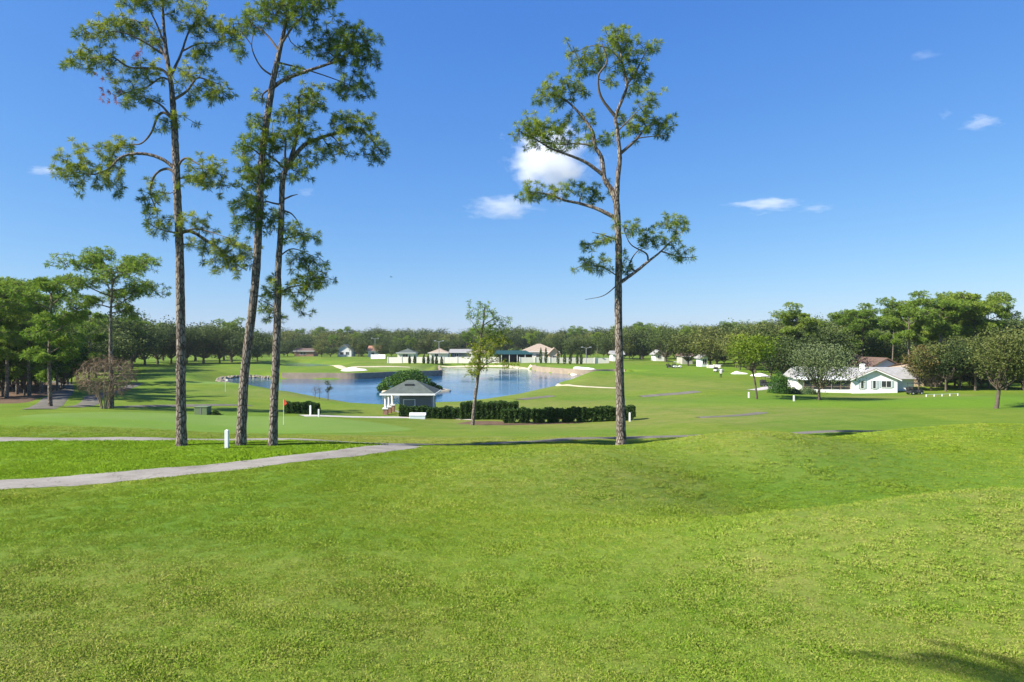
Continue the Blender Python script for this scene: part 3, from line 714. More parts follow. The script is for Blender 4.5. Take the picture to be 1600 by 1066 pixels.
c = conv(2.423, 330, 0)
photo_tree('pine_tree', (376, 693), 33.2,
  [(376,693,17),(379,620,15),(383,560,14),(396,440,13),(404,335,12),(410,248,11),(421,177,10.5),(429,128,9.5),(439,83,7.5),(448,41,5.5),(452,8,4),(455,-25,2.5)],
  [dict(p=c([(240,330),(290,295),(370,262),(440,235),(490,215),(540,170),(590,150)]), r=6.5, d=0.1),
   dict(p=c([(240,290),(200,260),(175,200),(185,150)]), r=3.2, d=-0.3),
   dict(p=c([(255,190),(215,130),(170,90),(120,60)]), r=4, d=0.3),
   dict(p=c([(270,170),(330,100),(390,60),(440,20)]), r=4, d=-0.2),
   dict(p=c([(275,240),(340,250),(420,265),(520,290)]), r=3, d=0.4),
   dict(p=c([(225,335),(205,360),(205,410)]), r=3.5, d=-0.2),
   dict(p=c([(145,180),(135,140),(150,210)]), r=1.8, d=-0.2),
   dict(p=c([(440,235),(480,180),(520,130)]), r=3, d=0.4),
   dict(p=c([(195,590),(160,560),(120,550)]), r=3, d=-0.4),
   dict(p=c([(185,760),(150,730),(110,740)]), r=3, d=0.3)],
  blobc(2.423, 330, 0, [(20,60,130,140,50),(80,10,200,110,60),(120,170,165,250,12),(160,-40,320,90,110),(280,-40,500,90,130),(260,60,400,140,45),(390,80,500,170,60),(450,80,630,260,210),(440,240,600,345,80),(260,230,350,290,25),(330,130,460,210,35),
   (95,490,230,600,65),(135,430,220,490,20),(100,600,215,720,80),(75,700,200,880,110),(170,350,215,395,10)]),
  'leaning tall pine between two straighter pines, its top bough reaching sideways', 'tree', GP, 12)
photo_tree('pine_tree', (426, 693), 33.4,
  [(426,693,14.5),(428,620,13),(430,560,12.5),(432,450,11),(432,421,10.5),(438,351,9.5),(441,289,9),(446,264,8.5),(456,243,7),(466,206,5),(470,157,3.5)],
  [dict(p=c([(280,640),(310,590),(350,540),(410,510),(470,490),(540,465),(590,500),(640,560)]), r=7.5, d=0.1),
   dict(p=c([(280,630),(285,580),(292,520)]), r=5, d=-0.2),
   dict(p=c([(275,635),(245,600),(215,580),(180,540)]), r=4, d=0.2),
   dict(p=c([(282,745),(305,735),(330,730)]), r=3.5, d=-0.2),
   dict(p=c([(265,775),(230,760),(200,755),(150,780)]), r=3.5, d=0.1),
   dict(p=c([(262,780),(300,800),(325,835),(330,860)]), r=3, d=0.2),
   dict(p=c([(260,900),(310,890),(360,880)]), r=2.5, d=-0.3),
   dict(p=c([(252,960),(300,930),(380,960)]), r=2.5, d=0.4),
   dict(p=[(431,455),(450,445),(475,440),(500,430)], r=3, d=0.2),
   dict(p=[(431,475),(415,470),(405,465)], r=2.2, d=-0.2),
   dict(p=c([(440,495),(470,520),(500,560)]), r=2.5, d=-0.3)],
  blobc(2.423, 330, 0, [(315,320,440,450,75),(250,380,330,470,40),(220,440,400,560,85),(440,400,560,490,60),(540,420,630,520,45),(560,500,665,600,50),(470,490,540,590,25),(370,500,470,610,60),(290,560,400,690,55),
   (185,480,270,600,40),(200,600,280,700,35),(190,760,280,900,50),(280,850,400,930,38),(270,930,410,1010,45),(300,1000,450,1066,50),(350,590,410,640,14)])
  + [(398,428,445,470,38),(440,420,515,455,45),(400,460,440,505,22),(445,455,490,490,18)],
  'forked pine whose long bough arches sideways, standing beside the leaning pine', 'tree', GP, 13)
c = conv(2.424, 780, 20)
photo_tree('pine_tree', (971, 687), 37.5,
  [(971,687,17),(970,640,15),(968.5,560,13.5),(967,459,12.5),(967.5,391,11.5),(964.5,325,10.5),(963,300,9.5),(965,265,8),(967.5,234,7),(963.5,193,6),(961,172,5.5),(972,144,5),(978,123,4.5),(972,90,3.5),(968,69,3),(961,42,2)],
  [dict(p=c([(440,690),(425,640),(400,600),(390,520),(365,470),(358,420),(340,385),(315,350),(270,300),(220,265)]), r=9, d=0.1),
   dict(p=c([(438,370),(380,300),(370,230),(400,180),(380,120)]), r=5, d=-0.2),
   dict(p=c([(480,250),(520,190),(560,110),(580,85)]), r=3.5, d=0.2),
   dict(p=c([(465,510),(520,450),(560,400),(610,380)]), r=5, d=0.2),
   dict(p=c([(530,450),(600,440),(640,440)]), r=2.2, d=-0.2),
   dict(p=c([(455,420),(490,385),(530,350)]), r=2.6, d=-0.5),
   dict(p=c([(395,585),(330,540),(250,510),(190,490),(120,450)]), r=6, d=-0.15),
   dict(p=c([(440,745),(380,715),(310,690),(250,675),(190,650),(120,640)]), r=6.5, d=0.15),
   dict(p=c([(310,690),(320,640),(345,620)]), r=2.4, d=0.3),
   dict(p=c([(462,990),(520,950),(570,910),(620,870),(680,810)]), r=6, d=0.1),
   dict(p=c([(570,905),(560,880),(500,850),(470,800)]), r=3, d=-0.3),
   dict(p=c([(620,870),(700,890),(750,890)]), r=2.5, d=0.2),
   dict(p=c([(520,950),(500,920),(530,870),(570,850)]), r=3, d=0.3),
   dict(p=c([(445,1000),(400,1040),(330,1055)]), r=2, d=0.2),
   dict(p=c([(445,970),(400,940),(350,930),(310,920)]), r=2.2, d=-0.4),
   dict(p=c([(447,830),(400,815),(350,805)]), r=2.5, d=-0.2),
   dict(p=c([(360,465),(300,455),(230,450),(140,430)]), r=3, d=0.35),
   dict(p=c([(465,170),(420,110),(350,90),(290,110)]), r=3, d=0.2)],
  blobc(2.424, 780, 20, [(265,85,400,210,95),(380,30,520,150,100),(400,120,540,200,60),(545,60,612,125,30),(470,160,580,260,40),(140,215,260,310,75),(230,180,330,290,50),(195,180,240,220,8),
   (55,385,180,490,80),(130,330,300,440,95),(170,430,290,490,30),(320,330,390,400,25),(310,410,440,480,32),(460,330,600,450,85),(580,350,660,450,50),(500,300,610,360,25),(480,240,540,300,18),(395,220,440,280,14),
   (75,605,170,690,42),(160,620,250,690,32),(235,600,330,670,40),(330,605,420,690,32),(425,745,470,800,18),(470,750,540,830,30),(530,780,620,850,40),(610,725,730,810,75),(600,800,690,850,28),(640,850,765,905,28),(540,820,600,870,14),
   (290,835,370,890,16),(290,890,440,970,34),(370,810,440,850,14),(470,900,520,960,12),(440,870,480,940,8)]),
  'lone tall pine with two leaders standing past the long hedge', 'tree', GP, 14, L=0.34, wd=0.026)

bx_ = PX(971, 37.5); patch('bare_soil', [(bx_+0.75*math.cos(a)*(1+.2*math.sin(3*a)), 37.5+0.6*math.sin(a)) for a in np.linspace(0, 6.0, 12)], 'pine_straw', 0.03, 'bare soil and needle litter round the lone pine trunk', 'soil')
# ---- generic pine: umbrella crown of tufts on a bare trunk
def pine_proto(h, crown_w, crown_h, seed, K=12, L=0.5, wd=0.07, tufts=420, mat='far_pine_needles', lean=0.0, tr=0.18, nl=11, low=0.0, bark='pine_bark'):
    rng = np.random.default_rng(seed); root = empty('pine_tree', (0, 0, 0))
    tp = np.array([(lean*h*f+0.12*math.sin(f*5+seed)*f*2, 0.1*math.sin(f*4+seed), h*f*0.97) for f in np.linspace(0, 1, 7)]); tp[0, 2] = -0.3
    V, Q, P, _ = rough_tube(tp, tr*np.linspace(1.1, 0.22, 7), 26, 10, rng, 0.05)
    link_mesh('trunk', np_mesh(V, Q, smooth=True), bark, root)
    VV, QQ, b, S = [], [], 0, [P[-10:]]; tips = []; tn = []
    for i in range(nl):
        f = (i+0.5)/nl; z0 = h-crown_h*(1-f)*(1.0+low*rng.uniform(0, 1)); a = i*2.4+rng.uniform(-.5, .5)
        k = int(np.argmin(abs(P[:, 2]-min(z0, h*0.95)))); Ln = crown_w*0.5*(0.55+0.45*math.sin(math.pi*(0.25+0.75*(1-f))))*rng.uniform(0.7, 1.1)*(1.0 if f < 0.85 else 0.6)
        dirv = np.array([math.cos(a), math.sin(a), 0.0]); up = rng.uniform(0.1, 0.5)+0.35*f
        pts = np.array([P[k]+dirv*Ln*s_+np.array([0, 0, Ln*(up*s_+0.25*s_*s_*(rng.uniform(-1, 1)))]) for s_ in (0, 0.3, 0.65, 1.0)])
        V, Q, Pl, _ = rough_tube(pts, tr*0.36*np.array([1, 0.75, 0.5, 0.25]), 9, 6, rng, 0.05)
        VV.append(V); QQ.append(Q+b); b += len(V); S.append(Pl[2:])
        for cpt, sc in ((pts[3], 1.0), (pts[2]+np.array([0, 0, 0.3]), 0.8)):
            n = int(tufts/nl/2); u = rng.normal(size=(n, 3)); u /= np.linalg.norm(u, axis=1, keepdims=True); u *= rng.uniform(0.2, 1, (n, 1))**0.5
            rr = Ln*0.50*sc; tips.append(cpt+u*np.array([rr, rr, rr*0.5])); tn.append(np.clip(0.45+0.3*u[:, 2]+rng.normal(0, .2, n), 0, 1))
    link_mesh('branches', np_mesh(np.vstack(VV), np.vstack(QQ), smooth=True), 'branch_bark', root)
    tips = np.vstack(tips); tn = np.concatenate(tn); Sx = np.vstack(S)
    TV, TQ, D = grow_twigs(Sx, tips, rng, 0.014); link_mesh('twigs', np_mesh(TV, TQ), 'branch_bark', root)
    D[:, 2] += 0.5; NV, NF, NT = needles(tips, D, K, L, wd, rng, 0.5, tn)
    link_mesh('crown', np_mesh(NV, NF, NT), mat, root)
    k = h/(np.percentile(tips[:, 2], 99)+0.3*L)
    for ch in root.children: ch.data.transform(Matrix.Diagonal((1, 1, k, 1)))
    return root
# ---- generic broadleaf: clumps of leaf faces on limbs
def broad_proto(name, h, wdt, seed, leaf, n_leaf, mat, bark='oak_bark', clear=0.22, clumps=16, tr=0.3, squash=0.8, lean=0.0, multi=1, hang=0.0):
    rng = np.random.default_rng(seed); root = empty(name, (0, 0, 0))
    VV, QQ, b = [], [], 0
    fork = np.array([lean*h*clear, 0, h*clear])
    tp = np.array([(0, 0, -0.3), fork*0.5+rng.normal(size=3)*0.05, fork])
    V, Q, P, _ = rough_tube(tp, tr*np.array([1.2, 0.95, 0.85]), 10, 10, rng, 0.06)
    link_mesh('trunk', np_mesh(V, Q, smooth=True), bark, root)
    cz = h*(clear+(1-clear)*0.52); rz = h*(1-clear)*0.5; cen = np.array([lean*h*0.6, 0, cz])
    C = []; 
    for i in range(clumps):
        u = rng.normal(size=3); u /= np.linalg.norm(u); u *= rng.uniform(0.45, 0.82); u[2] = u[2]*0.85+0.08
        C.append(cen+u*np.array([wdt*0.5, wdt*0.5, rz]))
    C = np.array(C); rad = rng.uniform(0.16, 0.30, clumps)*wdt
    for i, cc in enumerate(C):
        pts = np.array([fork, fork*0.45+cc*0.55+np.array([0, 0, -0.06*h])+rng.normal(size=3)*0.04*h, cc])
        V, Q, _, _ = rough_tube(pts, tr*0.42*np.array([1, 0.6, 0.2]), 8, 6, rng, 0.05); VV.append(V); QQ.append(Q+b); b += len(V)
    link_mesh('branches', np_mesh(np.vstack(VV), np.vstack(QQ), smooth=True), bark, root)
    wts = rad**2/np.sum(rad**2); LP, LT = [], []
    for i, cc in enumerate(C):
        n = max(8, int(n_leaf*wts[i])); u = rng.normal(size=(n, 3)); u /= np.linalg.norm(u, axis=1, keepdims=True)
        ru = rng.uniform(0.25, 1, (n, 1))**0.5*(1+0.25*np.sin(u[:, :1]*5+i)+0.2*np.sin(u[:, 2:]*7+2*i))
        p = cc+u*ru*rad[i]*np.array([1, 1, squash]); 
        if hang: p[:, 2] -= hang*rng.uniform(0, 1, n)**3*rad[i]
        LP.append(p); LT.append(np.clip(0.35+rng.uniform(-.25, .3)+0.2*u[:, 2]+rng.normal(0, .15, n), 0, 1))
    LV, LF, LTt = leaves(np.vstack(LP), leaf, rng, np.concatenate(LT), 0.25)
    link_mesh('crown', np_mesh(LV, LF, LTt), mat, root)
    return root
USED = set()
def put(proto, px, Y, scale=1.0, rz=None, label=None, cat='tree', group=None, sx=1.0, name=None, z=None):
    o = proto if proto.name not in USED else copy_tree(proto)
    USED.add(proto.name)
    x, y, zz = place(px, Y)
    o.location = (x, y, zz if z is None else z); o.scale = (scale*sx, scale*sx, scale)
    o.rotation_euler = (0, 0, random.uniform(0, 6.28) if rz is None else rz)
    if name: o.name = name
    tag(o, label, cat, group); return o
# ------------------------------------------------------------------ trees of the middle distance
o = put(pine_proto(16.6, 9.0, 5.0, 21, K=16, L=0.45, wd=0.06, tufts=1300, tr=0.26, nl=14, low=0.3), 174, 70, rz=1.0,
        label='umbrella-topped pine rising above the bare brown shrub', group='pines beside the grove')
# small young pine by the shelter, pale yellow-green lower growth
r = photo_tree('pine_tree', (738, 660), 66.0, [(738,660,6),(742,620,5.5),(747,580,5),(750,540,4),(752,515,3.5),(756,495,2.6),(757,476,1.6)],
  [dict(p=[(750,545),(758,530),(772,520),(785,512)], r=2.2, d=0.2), dict(p=[(751,520),(742,505),(735,495)], r=1.8, d=-0.2), dict(p=[(754,505),(768,495),(780,488)], r=1.6, d=0.3),
   dict(p=[(746,580),(758,566),(776,560),(800,565)], r=1.8, d=-0.2), dict(p=[(745,585),(735,575),(738,565)], r=1.4, d=0.3)],
  [(728,470,775,500,60),(733,495,765,515,35),(760,485,797,512,45),(752,505,790,532,40),(738,515,760,540,20)],
  'slender young pine leaning in front of the dark hedges', 'tree', None, 31, K=14, L=0.42, wd=0.06, needle='far_pine_needles')
rng = np.random.default_rng(5); s_ = 66.0/F
pp = np.vstack([np.column_stack([rng.normal((cx-738)*s_, sx*s_, n), rng.normal(0, 0.5, n), rng.normal((660-cy)*s_, sz*s_, n)]) for cx, cy, sx, sz, n in [(752,548,10,8,90),(744,568,8,7,70),(762,552,10,6,60),(795,566,10,4,26),(772,528,14,5,60),(740,580,5,4,26)]])
V_, F_, T_ = needles(pp, np.tile([[0, 0, .5]], (len(pp), 1)), 10, 0.34, 0.06, rng)
tag(link_mesh('lower_foliage', np_mesh(V_, F_, T_), 'young_leaves', r), 'yellow-green new growth on the lower trunk')

GROVE = 'trees of the shaded grove on pine straw'
pA = pine_proto(15.5, 7.5, 10.5, 41, K=12, L=0.55, wd=0.10, tufts=1000, tr=0.22, nl=15, low=0.25)
pB = pine_proto(13.0, 6.5, 9.0, 42, K=12, L=0.55, wd=0.10, tufts=900, tr=0.19, nl=13, low=0.35)
pC = pine_proto(17.0, 9.0, 9.0, 43, K=12, L=0.6, wd=0.11, tufts=1000, tr=0.25, nl=14, low=0.2)
LG = 'slim pine among the close-set trunks of the shaded grove'
for i, (px, Y, sc, pr) in enumerate([(10,82,1.03,pA),(-18,78,1.0,pC),(27,90,1.02,pB),(46,84,0.98,pA),(64,93,1.04,pA),(5,100,1.12,pC),(90,104,0.95,pB),(-45,84,1.0,pA),(-70,92,1.0,pC),(35,106,1.12,pC),(-5,92,1.0,pB),(-100,80,1.0,pA)]):
    put(pr, px, Y, sc*0.86, label=LG, group=GROVE, sx=1.1)
lf = broad_proto('broadleaf_tree', 8.5, 6.0, 47, 0.30, 4200, 'clipped_leaves', clear=0.12, clumps=22, tr=0.14)
for px, Y, sc in [(4,86,1.0),(38,88,0.9),(64,97,1.0),(96,106,1.0),(-25,84,1.0),(112,120,1.05),(55,108,1.2)]:
    put(lf, px, Y, sc, label='leafy green tree between the grove pine trunks', group='leafy trees in the grove')
pD = pine_proto(13.6, 6.0, 9.5, 44, K=14, L=0.5, wd=0.09, tufts=1000, tr=0.2, nl=17, low=0.25, mat='far_pine_needles')
put(pD, 79, 71, 1.0, label='leafy low-branched pine standing alone before the grove path', group='pines beside the grove')

O = [broad_proto('oak_tree', 12.5, 13.0, 60+i, 0.55, 4200, 'oak_leaves', clear=0.13, clumps=24, tr=0.30) for i in range(4)]
G = [broad_proto('oak_tree', 12.5, 12.0, 70+i, 0.55, 4000, 'olive_leaves', clear=0.13, clumps=22, tr=0.28) for i in range(3)]
FP = [pine_proto(18.0, 9.5, 6.5, 80+i, K=10, L=0.75, wd=0.18, tufts=800, tr=0.24, nl=13, low=0.25) for i in range(3)]
US = broad_proto('oak_tree', 8.0, 8.0, 90, 0.40, 4200, 'oak_leaves', clear=0.16, clumps=18, tr=0.22)
GU = 'dark evergreens filling the back of the grove'
for i, (px, Y, sc) in enumerate([(-30,104,1.0),(14,110,1.05),(48,112,0.95),(78,122,1.05),(105,118,0.95),(120,132,1.15),(-60,100,1.1),(150,140,1.1),(-90,100,1.2),(100,108,.6),(62,100,.55),(20,97,.6),(-12,97,.7)]):
    put(US, px, Y, sc, label='dark low evergreen filling in behind the grove trunks', group=GU)
GL = 'dark oaks along the left lawn'
for i, (px, Y, sc) in enumerate([(104,160,1.0),(132,150,1.02),(160,165,1.05),(188,176,1.12),(206,190,1.1),(172,150,0.8),(226,212,1.05),(246,225,0.95),(268,228,1.0),(292,232,1.02),(318,236,1.05),(343,240,0.9),(362,250,1.02),(382,236,0.85),(402,262,0.95),(210,240,1.2),(255,262,1.15),(305,270,1.2),(350,280,1.15),(150,200,1.2),(110,210,1.25),(60,180,1.3),(20,170,1.2),(-40,160,1.3)]):
    put(O[i % 4], px, Y, sc, label='dark round oak in the row shading the lawn left of the lake', group=GL, sx=random.uniform(0.85, 1.4))
put(FP[0], 360, 262, 0.92, label='light green pine rising out of the dark oak row', group='pines topping the far treeline')
put(FP[1], 205, 175, 0.78, label='pine crown just topping the dark oaks behind the bare shrub', group='pines topping the far treeline')
put(pB, 140, 120, 1.0, label='short pine half hidden behind the umbrella-topped pine', group='pines beside the grove')

# far treeline: rows of individual trees
GT = 'trees of the far treeline'
rl = random.Random(3)
LT_ = ['dark green oak in the far treeline beyond the lake', 'olive green oak in the far treeline beyond the lake', 'pine crown standing out above the far treeline']
ANCH = [(400,'behind the dark oak row left of the lake'),(560,'behind the far pond and small white house'),(660,'behind the red-tiled house'),(780,'behind the low tan-roofed houses'),(880,'behind the green pavilion and tan hall'),(1030,'beyond the wall of cypress columns'),(1200,'at the fairway end behind the cottages'),(9999,'deep behind the white house wood')]
KIND = ['dark green oak', 'olive green oak', 'tall pine']
def far_label(k, px): return KIND[k]+' in the far treeline '+next(a for lim, a in ANCH if px < lim)
def tall(px):   # photo row of the treeline top
    xs = [-60,150,200,300,400,470,560,640,720,800,860,900,960,1010,1080,1150,1250,1700]; ys = [500,500,508,512,520,516,517,518,517,513,518,517,512,510,511,507,505,500]
    return float(np.interp(px, xs, ys))
for Y0, px0, px1, step, dh in [(350,400,520,26,10),(372,520,640,24,6),(330,560,640,30,12),(345,640,740,22,5),(318,830,960,22,6),(300,955,1140,26,5),(268,1040,1160,30,4),(420,140,1320,19,2),(455,100,1660,17,0),(500,40,1700,17,-1),(235,1120,1290,28,3),(205,1150,1320,28,2),(190,1290,1700,26,3),(225,1300,1720,24,0),(280,1180,1720,22,0)]:
    px = px0
    while px < px1:
        Y = Y0*rl.uniform(0.96, 1.05); x = PX(px, Y)
        top = tall(px)+dh+rl.uniform(-4, 7); h = CAMZ+(HZ-top)/F*Y-0.4
        k = rl.random()
        if k < 0.52: put(rl.choice(O), px, Y, h/12.6, label=far_label(0, px), group=GT, sx=rl.uniform(0.9, 1.25))
        elif k < 0.86: put(rl.choice(G), px, Y, h/12.6, label=far_label(1, px), group=GT, sx=rl.uniform(0.9, 1.25))
        else: put(rl.choice(FP), px, Y, h/18*1.10, label=far_label(2, px), group=GT, sx=1.0)
        px += step*rl.uniform(0.75, 1.25)
GB = 'dark undergrowth at the foot of the far trees'
for Y0, px0, px1, step in [(355,400,1000,17),(440,120,1300,16),(305,960,1150,16),(245,1120,1320,16),(215,1160,1330,15)]:
    px = px0
    while px < px1:
        put(US, px, Y0*rl.uniform(0.97, 1.05), rl.uniform(0.35, 0.6), label='dark undergrowth bush '+next(a for lim, a in ANCH if px < lim), cat='bush', group=GB, sx=rl.uniform(1.3, 1.9), name='undergrowth_bush')
        px += step*rl.uniform(0.7, 1.3)
for px, Y in [(1445,128),(1462,124),(1480,126),(1498,123),(1515,126),(1533,123),(1552,126),(1575,122),(1598,121),(1620,120),(1410,138),(1340,140),(1312,136)]:
    put(US, px, Y, rl.uniform(0.36, 0.52), label='dark undergrowth bush at the foot of the wood beside the white house', cat='bush', group='undergrowth of the right-hand wood', sx=1.5, name='undergrowth_bush')
# clearer single trees
put(O[1], 1000, 292, 1.12, label=far_label(0, 1000), group=GT)
put(FP[2], 1003, 300, 0.86, label=far_label(2, 1000), group=GT)
put(G[1], 1110, 215, 1.02, label='broad olive oak with yellowing leaves at the fairway end', group=None, sx=1.25)
put(G[0], 1075, 228, 0.92, label='olive oak with drooping moss beside the fairway end', sx=1.3)
put(O[2], 955, 270, 0.95, label='dark oak at the near end of the white wall')

# right-hand woods
GR = 'pines of the right-hand wood'
nP = pine_proto(18.5, 8.8, 6.5, 101, K=14, L=0.6, wd=0.12, tufts=1700, tr=0.26, nl=15, low=0.25)
nQ = pine_proto(17.8, 8.2, 7.0, 102, K=14, L=0.6, wd=0.12, tufts=1500, tr=0.24, nl=14, low=0.35)
put(nP, 1248, 150, 0.90, 0.4, label='tall bright pine rising out of the dark oaks beside the white house', group=GR)
for px, Y, sc, pr in [(1347,150,0.90,nQ),(1328,165,0.95,nP),(1420,138,0.99,nQ),(1447,146,0.94,nP),(1470,134,1.02,nP),(1500,140,1.06,nQ),(1522,136,1.0,nP),(1544,148,1.05,nQ),(1395,160,0.92,nQ),(1488,160,1.1,nQ)]:
    put(pr, px, Y, sc*0.97, label='pine with a rounded crown in the wood behind the white house', group=GR)
GD = 'broadleaf trees of the right-hand wood'
for px, Y, sc, pr in [(1205,150,0.92,O[0]),(1225,142,0.85,O[1]),(1278,140,0.95,O[2]),(1300,150,1.0,O[3]),(1262,162,1.05,O[0]),(1180,172,0.95,G[2]),(1156,190,0.98,G[0]),(1330,175,0.95,O[1]),(1375,170,0.95,O[3]),(1520,132,0.78,O[1]),(1550,150,1.0,O[0]),(1585,142,0.95,O[3]),(1612,150,1.1,O[2]),(1640,140,1.1,G[0]),(1680,140,1.2,O[1]),(1720,130,1.2,G[1]),(1460,150,0.8,O[2]),(1500,150,.8,O[0])]:
    put(pr, px, Y, sc*0.92, label='dark broadleaf tree in the wood around the white house', group=GD)
mid = broad_proto('broadleaf_tree', 9.5, 7.5, 110, 0.34, 4200, 'olive_leaves', clear=0.16, clumps=22, tr=0.16)
mid2 = broad_proto('broadleaf_tree', 9.0, 7.0, 111, 0.34, 4200, 'oak_leaves', clear=0.26, clumps=20, tr=0.18)
fa = broad_proto('broadleaf_tree', 8.0, 5.5, 112, 0.32, 2600, 'autumn_leaves', clear=0.14, clumps=18, tr=0.12)
put(fa, 1436, 118, 1.0, label='autumn-tinted tree thinning out before the peach house', group=GD)
for px, Y, sc, pr in [(1455,118,0.95,mid),(1478,116,0.9,mid2),(1500,118,1.0,mid2),(1524,115,1.0,mid2),(1545,118,1.0,mid),(1572,114,1.05,mid2),(1600,114,1.1,mid2),(1632,112,1.1,mid),(1492,128,1.1,mid)]:
    put(pr, px, Y, sc, label='grey-green edge tree on bare trunk at the front of the wood', group='trees fronting the right-hand wood')
near = broad_proto('broadleaf_tree', 9.2, 7.2, 113, 0.24, 8000, 'olive_leaves', clear=0.22, clumps=30, tr=0.20, lean=0.16)
put(near, 1556, 76, 1.0, rz=0.0, label='leaning lawn tree with a pale crooked trunk and olive crown')
grey = broad_proto('oak_tree', 8.2, 10.0, 114, 0.24, 9500, 'moss_grey_leaves', clear=0.20, clumps=34, tr=0.20, squash=0.6, hang=0.7)
put(grey, 1280, 97, 1.0, rz=0.6, label='grey mossy oak in front of the white house porch')
ylw = broad_proto('broadleaf_tree', 9.6, 7.0, 115, 0.28, 4600, 'young_leaves', clear=0.42, clumps=20, tr=0.14, squash=0.6, lean=-0.16)
put(ylw, 1183, 97, 0.98, rz=0.0, label='yellow-green young tree on a thin leaning trunk')

# ------------------------------------------------------------------ shrubs and hedges
def bare_shrub():
    rng = np.random.default_rng(55); x, y, z = place(163, 69.0); root = empty('bare_shrub', (x, y, z))
    tag(root, 'leafless brown multi-stemmed shrub beside the grove path', 'shrub')
    st, tips = [], []
    for i in range(9):
        a = rng.uniform(0, 6.28); q = np.array([(0.25*math.cos(a), 0.25*math.sin(a), -0.1), (0.5*math.cos(a), 0.5*math.sin(a), 1.0), (1.1*math.cos(a), 1.1*math.sin(a), 2.1), (1.7*math.cos(a), 1.7*math.sin(a), 3.3)])
        V, Q, P, _ = rough_tube(q, np.array([.07, .055, .04, .02]), 12, 6, rng); link_mesh('stem', np_mesh(V, Q, smooth=True), 'pale_bark', root); st.append(P[4:])
    n = 900; u = rng.normal(size=(n, 3)); u /= np.linalg.norm(u, axis=1, keepdims=True); u *= rng.uniform(.3, 1, (n, 1))**.5
    tips = np.array([0.25, 0, 3.3])+u*np.array([2.9, 2.6, 2.1])
    TV, TQ, D = grow_twigs(np.vstack(st), tips, rng, 0.010); link_mesh('twigs', np_mesh(TV, TQ), 'pale_bark', root)
    V, F_, T = needles(tips, D, 7, 0.45, 0.022, rng, 1.2); link_mesh('twig_ends', np_mesh(V, F_, T), 'twig_haze', root)
bare_shrub()
def hedge(name, x0, x1, y, depth, h, label, seed, leaf=0.10, dens=420, mat='hedge_leaves', cells=0, group=None):
    """a clipped hedge: dark woody core and leaf faces on its skin; optional bush-by-bush foot gaps"""
    rng = np.random.default_rng(seed); xm = (x0+x1)/2; z = gz(xm, y); root = empty(name, (xm, y, z)); tag(root, label, 'hedge', group)
    w_ = x1-x0; n = int(dens*(w_*h*2+w_*depth+2*depth*h))
    p = np.column_stack([rng.uniform(-w_/2, w_/2, n), rng.uniform(0, depth, n), rng.uniform(0.0, h, n)])
    face = rng.choice(4, n, p=[0.42, 0.30, 0.16, 0.12])
    p[face == 0, 1] = 0; p[face == 1, 2] = h; p[face == 2, 1] = depth; e = face == 3; p[e, 0] = np.where(rng.uniform(size=e.sum()) < .5, -w_/2, w_/2)
    bump = 0.09*np.sin(p[:, 0]*2.3+seed+p[:, 2]*2)+0.06*np.sin(p[:, 0]*5+p[:, 2]*4)+0.05*np.sin(p[:, 0]*11+1)
    p += rng.normal(size=(n, 3))*0.05; p[:, 1] += bump; p[:, 2] += np.where(face == 1, bump*0.8, 0)
    if cells:
        ph = (p[:, 0]+w_/2)/w_*cells; gap = np.abs((ph % 1)-0.5)*2; keep = ~((gap > 0.80) & (p[:, 2] < h*0.30*(gap-0.5)*2)); p = p[keep]
    g0 = ground(p[:, 0]+xm, p[:, 1]+y)-z; p[:, 2] += g0
    V, F_, T = leaves(p, leaf*1.5, rng, np.clip(0.4+rng.normal(0, .25, len(p)), 0, 1)); link_mesh('foliage', np_mesh(V, F_, T), mat, root)
    mb = MB(); k = max(1, cells)
    for i in range(k):
        a = -w_/2+w_*i/k+0.10+(0.12 if cells else 0); b = -w_/2+w_*(i+1)/k-0.10-(0.12 if cells else 0); mb.box(a, 0.14, -0.2, b, depth-0.14, h*0.28)
    mb.box(-w_/2+.12, 0.12, h*0.28+.002, w_/2-.12, depth-0.12, h-0.10)
    q = mb.build('inner_growth', 'hedge_leaves', root)
    if cells > 1: q['kind'] = 'stuff'
    return root
hedge('hedge', PX(624,74.5), PX(719,74.5), 74.5, 1.0, 1.15, 'low dark hedge running along the front of the shelter', 1)
hedge('hedge', PX(719,73.2), PX(809,73.2), 74.0, 2.2, 1.75, 'tallest bulky hedge block standing behind the young pine', 2)
hedge('hedge', PX(784,69), PX(992,69), 69.0, 1.2, 1.35, 'long dark hedge of separate bushes ending behind the lone pine', 3, cells=9)
hedge('hedge', PX(444,69.5), PX(495,69.5), 69.5, 1.1, 1.1, 'short dark hedge beyond the red flag', 4)
def round_bush(name, px, Y, w_, h, label, seed, mat, leaf=0.14, n=3000, squash=1.0, boxy=0.0):
    rng = np.random.default_rng(seed); x, y, z = place(px, Y); root = empty(name, (x, y, z)); tag(root, label, 'bush')
    u = rng.normal(size=(n, 3)); u /= np.linalg.norm(u, axis=1, keepdims=True)
    if boxy: u /= np.max(np.abs(u), axis=1, keepdims=True)**boxy
    u[:, 2] = np.abs(u[:, 2])*1.0; rr = rng.uniform(0.8, 1.02, (n, 1))*(1+0.10*np.sin(u[:, :1]*6+seed)+0.10*np.sin(u[:, 2:]*7+u[:, 1:2]*5))
    p = u*rr*np.array([w_/2, w_/2, h])
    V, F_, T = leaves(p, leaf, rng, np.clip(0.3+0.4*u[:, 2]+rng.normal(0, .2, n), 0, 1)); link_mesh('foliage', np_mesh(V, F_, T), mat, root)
    bm = bmesh.new(); bmesh.ops.create_icosphere(bm, subdivisions=3, radius=0.8)
    for v in bm.verts: v.co = (v.co.x*w_/2, v.co.y*w_/2, max(-0.2, v.co.z*h))
    me = bpy.data.meshes.new('i'); bm.to_mesh(me); bm.free(); link_mesh('inner_growth', me, 'hedge_leaves', root)
    return root
